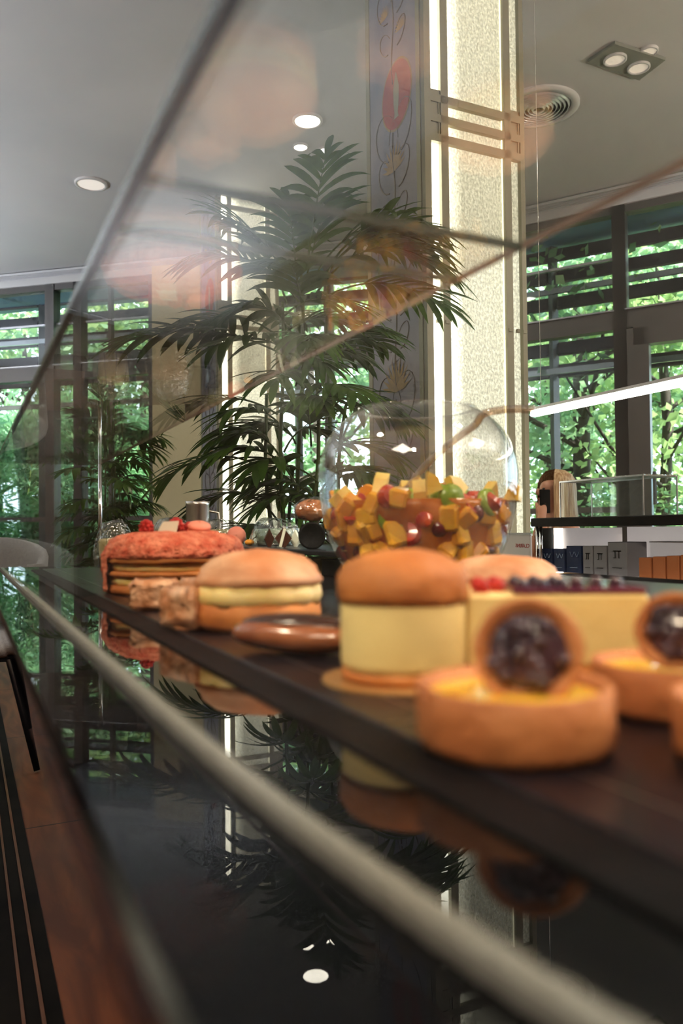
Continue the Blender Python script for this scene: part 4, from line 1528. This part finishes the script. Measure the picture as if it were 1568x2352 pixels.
def palm(px, d, label, seed=1):
    base = at(px, 1200, d)
    root = thing('potted_palm', label, 'plant', (base.x, base.y, 0))
    r3 = random.Random(seed)
    MB().lathe([(0.001, 0.001), (0.16, 0.001), (0.17, 0.02), (0.21, 0.40), (0.22, 0.44), (0.205, 0.44), (0.195, 0.40), (0.001, 0.39)], 40)
    pl_ = MB().lathe([(0.001, 0.001), (0.16, 0.001), (0.17, 0.02), (0.21, 0.40), (0.22, 0.44), (0.205, 0.44), (0.195, 0.40), (0.001, 0.39)], 40).build('planter', M['pot'], root, True)
    MB().lathe([(0.194, 0.401), (0.001, 0.405)], 24).build('soil', M['soil'], pl_)
    leaves, stems = MB(), MB()
    # canes: plan offset along the picture (s) and depth (q), top height
    rr2 = Vector((rt.x, rt.y, 0))
    ff = Vector((fw.x, fw.y, 0)).normalized()
    canes = [(-0.10, 0.02, 1.55), (-0.05, -0.06, 1.85), (0.0, 0.05, 2.05), (0.05, -0.03, 1.75), (0.09, 0.05, 1.95), (0.13, -0.02, 1.50), (-0.03, 0.09, 1.30), (0.04, 0.0, 1.2)]
    for ci, (s, q, top) in enumerate(canes):
        b0 = rr2 * s * 0.6 + ff * q + Vector((0, 0, 0.40))
        tp = rr2 * s * 1.3 + ff * q * 1.3 + Vector((0, 0, top - 0.18))
        pts = [b0.lerp(tp, i / 8) + rr2 * (0.015 * math.sin(i * 0.9 + ci)) for i in range(9)]
        stems.tube(pts, [0.009 - 0.0004 * i for i in range(9)], 7)
    az0 = math.atan2(rt.y, rt.x)
    spec = [
        # (side s, base height, azimuth rel. to picture right (deg), elevation, length, droop, pairs, leaflet length)
        (0.03, 1.80, 75, 72, 0.60, 0.15, 9, 0.26),
        (0.05, 1.78, 20, 62, 0.66, 0.75, 10, 0.26),
        (0.06, 1.72, -10, 55, 0.62, 0.95, 10, 0.25),
        (-0.02, 1.75, 160, 62, 0.52, 0.45, 9, 0.25),
        (0.00, 1.70, 200, 50, 0.50, 0.70, 9, 0.24),
        (0.10, 1.80, 0, 52, 0.50, 0.80, 10, 0.24),
        (0.13, 1.84, -30, 45, 0.42, 0.80, 9, 0.22),
        (0.09, 1.76, 22, 60, 0.50, 0.70, 10, 0.24),
        (0.10, 1.70, 8, 32, 0.45, 0.70, 9, 0.22),
        (0.00, 1.74, 110, 72, 0.50, 0.25, 9, 0.24),
        (0.02, 1.72, 50, 74, 0.55, 0.35, 9, 0.24),
        (-0.04, 1.68, 135, 68, 0.48, 0.4, 9, 0.24),
        (-0.05, 1.50, 178, 30, 0.62, 0.55, 11, 0.22),
        (-0.08, 1.58, 150, 38, 0.55, 0.60, 10, 0.22),
        (0.02, 1.58, 100, 45, 0.45, 0.5, 9, 0.24),
        (0.02, 1.60, 260, 50, 0.42, 0.6, 8, 0.24),
        (0.08, 1.50, 35, 45, 0.34, 0.6, 9, 0.20),
        (0.00, 1.48, 230, 30, 0.40, 0.7, 9, 0.22),
        (-0.08, 1.30, 185, 35, 0.42, 0.75, 9, 0.20),
        (0.03, 1.32, 300, 30, 0.35, 0.7, 8, 0.20),
        (0.08, 1.28, 30, 35, 0.34, 0.7, 8, 0.20),
        (-0.03, 1.22, 140, 35, 0.36, 0.7, 8, 0.20),
        (-0.10, 1.08, 180, 40, 0.45, 0.85, 9, 0.20),
        (0.05, 1.12, 10, 45, 0.32, 0.8, 8, 0.20),
        (-0.02, 1.05, 240, 50, 0.30, 0.8, 8, 0.20),
        (0.07, 1.02, -30, 55, 0.30, 0.9, 8, 0.20),
        (-0.08, 0.92, 170, 55, 0.42, 0.95, 8, 0.20),
        (0.00, 0.90, 290, 60, 0.35, 0.9, 8, 0.20),
        (0.05, 0.88, 60, 60, 0.35, 0.9, 8, 0.20),
        (-0.05, 0.80, 210, 62, 0.36, 0.9, 8, 0.20),
        (0.08, 0.80, 0, 60, 0.30, 0.9, 8, 0.20),
        (-0.10, 0.78, 190, 50, 0.42, 0.9, 8, 0.18),
        (0.02, 1.40, 90, 60, 0.32, 0.6, 8, 0.2), (0.04, 1.18, 270, 60, 0.32, 0.6, 8, 0.2),
        (-0.02, 0.95, 95, 60, 0.32, 0.6, 8, 0.2),
    ]
    for (s, z, az, el, L, dr_, pr_, ll) in spec:
        b0 = rr2 * s + Vector((0, 0, z)) + ff * r3.uniform(-.04, .04)
        frond(b0, az0 + R(az + r3.uniform(-8, 8)), R(el), L * r3.uniform(0.92, 1.05), dr_, pr_, ll * 1.12, 0.031, leaves, stems, r3)
    for k in range(26):
        z = 0.72 + 0.9 * (k / 25) ** 1.1
        s = r3.uniform(-0.10, 0.12)
        b0 = rr2 * s + Vector((0, 0, z)) + ff * r3.uniform(-.05, .05)
        frond(b0, r3.uniform(0, 6.28), R(r3.uniform(35, 68)), r3.uniform(0.26, 0.36), r3.uniform(.7, .95), 8, 0.21, 0.028, leaves, stems, r3)
    leaves.build('foliage', M['leaf'], root, True)
    stems.build('canes', M['stem'], root, True)
    return root


pm = palm(690, 2.75, 'tall palm with arching pinnate leaves in front of the far column', 4)
q = at(255, 1200, 5.0)
dup(pm, (q.x, q.y, 0), R(70), 'smaller bushy palm near the left window, behind the wrapped cakes', 0.80)

# ------------------------------------------------------------------ woman behind the display
wp = at(1272, 1200, 4.42)
per = thing('person', 'seated person with long blonde hair holding a hand to the face, behind the display', 'person', (wp.x, wp.y, 0), -TH - R(72))
# local frame: faces -Y, seat at 0.45; body built with a skin skeleton
import bmesh
SK = 0.93
J = {
    'pelvis': ((0, 0.05, 0.50), 0.125), 'waist': ((0, 0.04, 0.62), 0.105), 'chest': ((0, 0.02, 0.80), 0.115), 'collar': ((0, 0.02, 0.92), 0.075),
    'neck': ((0, 0.0, 0.985), 0.045), 'jaw': ((0, -0.02, 1.035), 0.055), 'head': ((0, -0.005, 1.10), 0.088), 'crown': ((0, 0.005, 1.155), 0.062),
    'shL': ((0.15, 0.02, 0.89), 0.052), 'elL': ((0.20, -0.08, 0.68), 0.038), 'wrL': ((0.115, -0.16, 0.90), 0.026), 'haL': ((0.085, -0.13, 0.985), 0.030),
    'shR': ((-0.15, 0.02, 0.89), 0.052), 'elR': ((-0.21, -0.02, 0.66), 0.038), 'wrR': ((-0.12, -0.22, 0.62), 0.026), 'haR': ((-0.08, -0.28, 0.62), 0.030),
    'hipL': ((0.09, 0.0, 0.49), 0.082), 'knL': ((0.11, -0.42, 0.50), 0.058), 'anL': ((0.11, -0.40, 0.10), 0.036), 'toL': ((0.11, -0.54, 0.045), 0.036),
    'hipR': ((-0.09, 0.0, 0.49), 0.082), 'knR': ((-0.11, -0.42, 0.50), 0.058), 'anR': ((-0.11, -0.40, 0.10), 0.036), 'toR': ((-0.11, -0.54, 0.045), 0.036)}
E = [('pelvis', 'waist'), ('waist', 'chest'), ('chest', 'collar'), ('collar', 'neck'), ('neck', 'jaw'), ('jaw', 'head'), ('head', 'crown'),
     ('collar', 'shL'), ('shL', 'elL'), ('elL', 'wrL'), ('wrL', 'haL'), ('collar', 'shR'), ('shR', 'elR'), ('elR', 'wrR'), ('wrR', 'haR'),
     ('pelvis', 'hipL'), ('hipL', 'knL'), ('knL', 'anL'), ('anL', 'toL'), ('pelvis', 'hipR'), ('hipR', 'knR'), ('knR', 'anR'), ('anR', 'toR')]
ks = list(J)
pos = [Vector(J[k][0]) for k in ks]
rad = [J[k][1] for k in ks]
edges = [(ks.index(a), ks.index(b)) for a, b in E]
# fingers, each a short chain rooted in the palm
for hnd, tip, spread in (('haL', Vector((-0.02, 0.03, 0.075)), Vector((0.0, 1, 0))), ('haR', Vector((0.02, -0.075, -0.02)), Vector((1, 0, 0)))):
    base = Vector(J[hnd][0])
    for k in range(4):
        ln = (0.85, 1.0, 0.95, 0.75)[k]
        o_ = spread * (0.014 * (k - 1.5))
        i0 = len(pos)
        pos += [base + o_ + tip * 0.55 * ln, base + o_ + tip * 1.05 * ln + Vector((-0.008, 0, 0))]
        rad += [0.0085, 0.0075]
        edges += [(ks.index(hnd), i0), (i0, i0 + 1)]
    i0 = len(pos)
    pos += [base - spread * 0.035 + tip * 0.15, base - spread * 0.045 + tip * 0.55]
    rad += [0.010, 0.009]
    edges += [(ks.index(hnd), i0), (i0, i0 + 1)]
me = bpy.data.meshes.new('body')
me.from_pydata([tuple(p_) for p_ in pos], edges, [])
body = bpy.data.objects.new('body', me)
col.objects.link(body)
body.parent = per
md = body.modifiers.new('skin', 'SKIN')
for i, sv in enumerate(me.skin_vertices[0].data):
    sv.radius = (rad[i], rad[i] * (0.75 if i in (1, 2, 3) else 1.0))
    sv.use_root = (i == 0)
md.use_smooth_shade = True
sb = body.modifiers.new('sub', 'SUBSURF')
sb.levels = sb.render_levels = 2
me.materials.append(M['skin'])
# face features
m = MB()
m.ell((0, -0.100, 1.085), (0.010, 0.016, 0.020), 12, 8)
m.build('nose', M['skin'], per, True)
m = MB()
for s in (-1, 1):
    m.ell((s * 0.032, -0.084, 1.103), (0.011, 0.006, 0.005), 12, 8)
m.build('eyes', M['ink'], per, True)
MB().ell((0, -0.088, 1.050), (0.018, 0.007, 0.005), 12, 8).build('mouth', M['rasp'], per, True)
# top + strap
m = MB()
m.lathe([(0.135, 0.44), (0.128, 0.55), (0.112, 0.62), (0.122, 0.72), (0.128, 0.80), (0.118, 0.85)], 32, c=(0, 0.035, 0), sy=0.86)
m.build('dark_top', M['cloth'], per, True)
m = MB()
for s in (-1, 1):
    m.tube([(s * 0.075, -0.075, 0.84), (s * 0.062, -0.06, 0.90), (s * 0.045, 0.0, 0.955), (s * 0.065, 0.09, 0.90), (s * 0.07, 0.125, 0.84)], 0.008, 6)
m.build('white_strap', M['whitecloth'], per, True)
# hair: cap plus long fall
m = MB()


def hairdisp(p):
    n = noise.noise(Vector((p.x * 30, p.y * 30, p.z * 4)))
    q_ = Vector((p.x, p.y, 0))
    return p + (q_.normalized() * n * 0.008 if q_.length > 1e-5 else Vector())


m.lathe([(0.125, -0.34), (0.125, -0.26), (0.118, -0.16), (0.110, -0.07), (0.108, 0.0), (0.103, 0.04), (0.085, 0.078), (0.050, 0.102), (0.001, 0.112)], 40,
        c=(0, 0.015, 1.105), a0=R(-38), a1=R(218), disp=hairdisp, sy=1.05)
m.build('hair', M['hair'], per, True)
o = MB().box((0.09, -0.115, 1.03), (0.012, 0.065, 0.13), bev=0.004).build('smartphone', M['blackm'], None)
o.parent = None
st = thing('bar_stool', 'plain dark stool under the seated person behind the display', 'stool', (wp.x, wp.y, 0), per.rotation_euler[2])
MB().box((0, 0.03, 0.395), (0.38, 0.36, 0.035), bev=0.01).build('seat', M['blackm'], st)
for sx in (-1, 1):
    for sy in (-1, 1):
        MB().tube([(sx * 0.15, 0.03 + sy * 0.14, 0.38), (sx * 0.17, 0.03 + sy * 0.16, 0.001)], 0.012, 8).build('leg', M['blackm'], st, True)
mw = Matrix.Translation(per.location) @ Matrix.Rotation(per.rotation_euler[2], 4, 'Z')
o.matrix_world = mw
tag(o, 'dark phone in the raised hand of the blonde person', 'phone')

# ------------------------------------------------------------------ outdoors
mb = MB()
mb.add([(-30, -10, -0.12), (40, -10, -0.12), (40, 50, -0.12), (-30, 50, -0.12)], [[0, 1, 2, 3]])
struct(mb.build('ground', M['ground']))


def louvers(a, b, nn, label, zs_, brk):
    e = (b - a).normalized()
    L = (b - a).length
    t = thing('louvre_screen', label, 'sun louvres', v3(a + nn * 0.7, 0))
    sl = MB()
    k = 0
    for z in zs_:
        s0 = 0
        for s1 in brk + [L]:
            p0, p1 = e * (s0 + 0.04), e * (s1 - 0.04)
            dz = 0.0
            k += 1
            u = Vector((nn.x * 0.35, nn.y * 0.35, 1)).normalized()
            sl.bar(v3(p0, z + dz), v3(p1, z + dz), 0.03, 0.125, upv=tuple(u))
            s0 = s1
    sl.build('slats', M['louver'], t)
    ps = MB()
    for s1 in [0] + brk + [L]:
        ps.bar(v3(e * s1, 0), v3(e * s1, 3.6), 0.05, 0.07)
    ps.build('posts', M['frame'], t)
    rl = MB()
    for z in (3.0, 2.28):
        rl.bar(v3(e * 0 - nn * 0.12, z), v3(e * L - nn * 0.12, z), 0.03, 0.05)
    rl.build('rails', M['framel'], t)
    return t


louvers(WA, WB, n0, 'dark horizontal sun louvres outside the left run of windows', [2.58 + 0.225 * k for k in range(5)], [1.6, 3.2, 4.55, 5.6, 7.2, 8.6])
louvers(WB + e1 * 0.2, WC, n1, 'dark horizontal sun louvres outside the right run of windows', [2.30, 2.50, 2.70, 2.92, 3.16, 3.36], [0.9, 2.1, 3.4, 4.8])
for i, (a, b, nn) in enumerate(((WA, WB, n0), (WB, WC, n1))):
    m = MB()
    m.bar(v3(a + nn * 0.45, 3.47), v3(b + nn * 0.45, 3.47), 0.85, 0.06)
    struct(m.build('trim_%d' % (4 + i), M['soffit']))


def foliage_mesh(name, m_, n, rx, rz, lw, ll, seed, hollow=0.3, cz=0.0, clumps=14):
    r4 = random.Random(seed)
    vs, fs = [], []
    cl = []
    for _ in range(clumps):
        a, u, t_ = r4.uniform(0, 2 * PI), r4.uniform(-1, 1), r4.uniform(0.25, 1) ** 0.6
        q_ = math.sqrt(1 - u * u)
        cl.append((Vector((q_ * math.cos(a) * rx * t_, q_ * math.sin(a) * rx * t_, u * rz * t_)), r4.uniform(0.25, 0.45) * rx))
    for k in range(n):
        c, rr = cl[k % clumps]
        d = Vector((r4.gauss(0, 1), r4.gauss(0, 1), r4.gauss(0, 0.75))) * rr * 0.62
        p = c + d + Vector((0, 0, cz))
        dr2 = Vector((r4.gauss(0, 1), r4.gauss(0, 1), r4.gauss(-0.4, 0.7))).normalized()
        sd = dr2.cross(Vector((r4.gauss(0, 1), r4.gauss(0, 1), r4.gauss(0, 1)))).normalized()
        L, w = ll * r4.uniform(.7, 1.3), lw * r4.uniform(.7, 1.3)
        i0 = len(vs)
        vs += [p, p + dr2 * L * .45 + sd * w * .5, p + dr2 * L, p + dr2 * L * .45 - sd * w * .5]
        fs.append([i0, i0 + 1, i0 + 2, i0 + 3])
    me = bpy.data.meshes.new(name)
    me.from_pydata([tuple(v) for v in vs], [], fs)
    me.materials.append(m_)
    return me


FM = {
    'a': foliage_mesh('crown', M['tree'], 2900, 1.9, 1.7, 0.09, 0.15, 1),
    'b': foliage_mesh('crown', M['tree2'], 3100, 1.8, 1.9, 0.08, 0.14, 2),
    'c': foliage_mesh('crown', M['bamboo'], 5200, 0.95, 1.25, 0.032, 0.20, 3, clumps=18)}
n_t = 0


def tree(px, d, kind, zc, label, s=1.0, trunk=0.09, group='trees beyond the glass wall', branch=True):
    global n_t
    n_t += 1
    p = at(px, 1200, d)
    t = thing('tree' if kind != 'c' else 'bamboo_clump', label, 'tree' if kind != 'c' else 'bamboo', (p.x, p.y, -0.1), n_t * 1.3, group)
    o = bpy.data.objects.new('crown' if kind != 'c' else 'foliage', FM[kind])
    col.objects.link(o)
    o.parent = t
    o.location = (0, 0, zc)
    o.scale = (s, s, s)
    m = MB()
    if kind == 'c':
        r5 = random.Random(n_t)
        for k in range(9):
            a = r5.uniform(0, 6.28)
            x, y = 0.3 * math.cos(a), 0.3 * math.sin(a)
            m.tube([(x, y, 0), (x * 1.2, y * 1.2, zc), (x * 2, y * 2, zc + 1.2)], [0.018, 0.015, 0.006], 6)
        m.build('culms', M['stem'], t, True)
    else:
        r5 = random.Random(n_t + 20)
        m.tube([(0, 0, 0), (0.03, 0, zc * 0.35), (-0.03, 0.02, zc * 0.7), (0.02, 0, zc), (0.05, 0, zc + 1)], [trunk * 1.2, trunk, trunk * 0.9, trunk * 0.7, trunk * 0.2], 12)
        for k in range(7):
            a = 2 * PI * k / 7 + r5.uniform(-.3, .3)
            z0 = zc * (0.38 + 0.09 * k)
            L = r5.uniform(0.9, 1.6)
            m.tube([(0, 0, z0), (L * .5 * math.cos(a), L * .5 * math.sin(a), z0 + 0.25 * L), (L * math.cos(a), L * math.sin(a), z0 + 0.8 * L)], [trunk * 0.42, trunk * 0.28, trunk * 0.1], 7)
        m.build('trunk', M['bark'], t, True)
    return t


tree(1340, 8.6, 'b', 3.3, 'tree with a thick dark trunk seen straight through the window right of the near column', 0.9, 0.10)
tree(1530, 8.0, 'a', 2.9, 'leafy tree seen through the glazed door at the right', 0.8, 0.06)
tree(1260, 11.5, 'a', 3.0, 'sunlit tree behind the thick dark trunk', 1.0)
tree(1450, 11.5, 'b', 2.0, 'low green tree right of the thick trunk, further back', 0.9)
tree(1620, 10.5, 'a', 3.6, 'tree rising above the glazed door', 1.0)
tree(1420, 14, 'a', 4.5, 'tall sunlit tree, furthest back on the right', 1.3)
tree(-150, 14, 'a', 4.3, 'sunlit tree crown above the leftmost window', 1.3)
tree(60, 13, 'b', 3.4, 'deep green tree behind the leftmost bamboo', 1.1)
tree(220, 13.5, 'a', 4.2, 'sunlit tree seen between the double mullions', 1.3)
tree(330, 12.3, 'b', 2.8, 'deep green tree behind the smaller palm', 1.0, 0.13)
tree(470, 14.5, 'a', 4.5, 'sunlit tree left of the far column', 1.2)
tree(720, 12, 'b', 3.2, 'deep green tree behind the tall palm', 1.0)
tree(860, 14, 'a', 4.2, 'sunlit tree seen between the two columns', 1.2)
for i, (px, d, z, lb) in enumerate(((20, 10.2, 1.25, 'leftmost bamboo clump pressed close to the window'), (120, 10.6, 1.55, 'bamboo clump beside the double mullion'), (215, 10.0, 1.1, 'low bamboo clump under the louvres, behind the pink cake'),
                                    (300, 10.4, 1.35, 'bamboo clump just left of the cream wall'), (430, 10.8, 1.2, 'bamboo clump hidden partly by the cream wall'), (-90, 10.8, 1.3, 'bamboo clump reflected in the counter, beyond the left edge'))):
    tree(px, d, 'c', z, lb, 1.0, group='bamboo clumps outside the left windows')
for i, (px, d) in enumerate(((-120, 12.5), (30, 12.2), (180, 12.6), (330, 12.0), (480, 12.2), (640, 10.6), (780, 10.2), (900, 10.4), (1290, 9.4), (1400, 9.0), (1500, 8.6), (1610, 8.2))):
    q = at(px, 1200, d)
    t = thing('garden_shrub', 'low garden shrub outside, ' + ('beyond the leftmost bamboo', 'behind the leftmost bamboo', 'behind the double mullion', 'left of the cream wall', 'behind the cream wall', 'behind the foot of the tall palm', 'between palm and near column', 'hidden behind the near column', 'behind the seated person', 'right of the thick tree trunk', 'behind the glazed door', 'right of the glazed door')[i], 'shrub', (q.x, q.y, -0.12), i * 0.9, 'low shrubs outside the glass wall')
    o = bpy.data.objects.new('shrub_leaves', FM['b' if i % 2 else 'a'])
    col.objects.link(o)
    o.parent = t
    o.location = (0, 0, 0.72)
    o.scale = (0.62, 0.62, 0.42)
    MB().tube([(0, 0, 0), (0.02, 0, 0.4), (0, 0.02, 0.8)], [0.03, 0.025, 0.01], 7).build('stem', M['bark'], t)
for k, (x, y) in enumerate(((-4.5, 15.5), (-2.5, 14.8))):
    o = tree(-300, 13, 'a' if k else 'b', 3.2, ('tree far left beyond the long window run', 'second tree far left beyond the long window run')[k], 1.2)
    o.location = (x, y, -0.1)

# ------------------------------------------------------------------ light
w = bpy.data.worlds.new('World')
SC.world = w
w.use_nodes = True
bg = w.node_tree.nodes['Background']
bg.inputs['Color'].default_value = (0.72, 0.86, 1.0, 1)
bg.inputs['Strength'].default_value = 4.2
sun = bpy.data.lights.new('sun', 'SUN')
sun.energy = 15
sun.color = (1, 0.95, 0.84)
sun.angle = R(1.5)
so = bpy.data.objects.new('sun', sun)
col.objects.link(so)
so.rotation_euler = (R(42), 0, R(25))       # high sun from behind the building, falling on the trees


def area(name, loc, size, energy, color, rot=(0, 0, 0), sy=None):
    L = bpy.data.lights.new(name, 'AREA')
    L.energy = energy
    L.color = color
    L.size = size
    if sy:
        L.shape = 'RECTANGLE'
        L.size_y = sy
    o = bpy.data.objects.new(name, L)
    col.objects.link(o)
    o.location = loc
    o.rotation_euler = rot
    return o


def spot(name, loc, target, energy, color, ang=60, soft=0.06):
    L = bpy.data.lights.new(name, 'SPOT')
    L.energy = energy
    L.color = color
    L.spot_size = R(ang)
    L.spot_blend = 0.6
    L.shadow_soft_size = soft
    o = bpy.data.objects.new(name, L)
    col.objects.link(o)
    o.location = loc
    d = Vector(target) - Vector(loc)
    o.rotation_euler = d.to_track_quat('-Z', 'Y').to_euler()
    return o


# warm spots without fixtures, added out of view to light the pastries
spot('counter_fill', (-0.9, -1.2, 2.6), (0.3, 0.6, 0.85), 105, (1, 0.80, 0.60), 55, 0.10)
spot('counter_fill', (-1.0, 0.9, 2.8), (0.3, 1.0, 0.85), 75, (1, 0.82, 0.64), 50, 0.10)
spot('counter_fill', (1.6, 0.2, 2.9), (0.45, 0.8, 0.85), 95, (1, 0.84, 0.66), 50, 0.08)
# added unseen area lights, aimed up as fill for the ceiling
for (x, y, e_) in ((-2.6, -1.0, 12), (-2.8, 3.8, 40), (-2.6, 7.5, 75), (5.6, -0.6, 110), (3.0, -2.5, 95)):
    area('ceiling_fill', (x, y, 1.5), 0.5, e_ * 1.7, (1.0, 0.92, 0.84) if x > 2 else (0.86, 0.93, 1.0), (PI, 0, 0))
area('room_fill', (-2.2, -1.5, 3.3), 1.2, 60, (1, 0.85, 0.7))  # added fill for the room, no fixture modelled
area('room_fill', (3.5, -1.5, 3.3), 1.2, 60, (1, 0.85, 0.7))

# ------------------------------------------------------------------ camera
cd = bpy.data.cameras.new('camera')
cam = bpy.data.objects.new('camera', cd)
col.objects.link(cam)
cd.sensor_fit = 'HORIZONTAL'
cd.sensor_width = 36.0
cd.lens = 36.0 * F_PX / 1568.0
cd.clip_start = 0.01
cd.clip_end = 200
cd.dof.use_dof = True
cd.dof.focus_distance = 2.4
cd.dof.aperture_fstop = 7.5
mw = Matrix.Identity(4)
for i in range(3):
    mw[i][0] = rt2[i]
    mw[i][1] = up2[i]
    mw[i][2] = -(fw.normalized())[i]
mw.translation = CAM
cam.matrix_world = mw
SC.camera = cam
SC.view_settings.view_transform = 'Standard'
SC.view_settings.look = 'Medium High Contrast'
SC.view_settings.exposure = 0.3
SC.cycles.transparent_max_bounces = 32
SC.cycles.max_bounces = 7
SC.cycles.transmission_bounces = 4
SC.cycles.glossy_bounces = 6
SC.cycles.diffuse_bounces = 3
SC.cycles.use_denoising = True
SC.cycles.caustics_reflective = False
SC.cycles.caustics_refractive = False
SC.cycles.sample_clamp_indirect = 6
SC.cycles.use_adaptive_sampling = True
SC.cycles.adaptive_threshold = 0.1
SC.cycles.adaptive_min_samples = 12
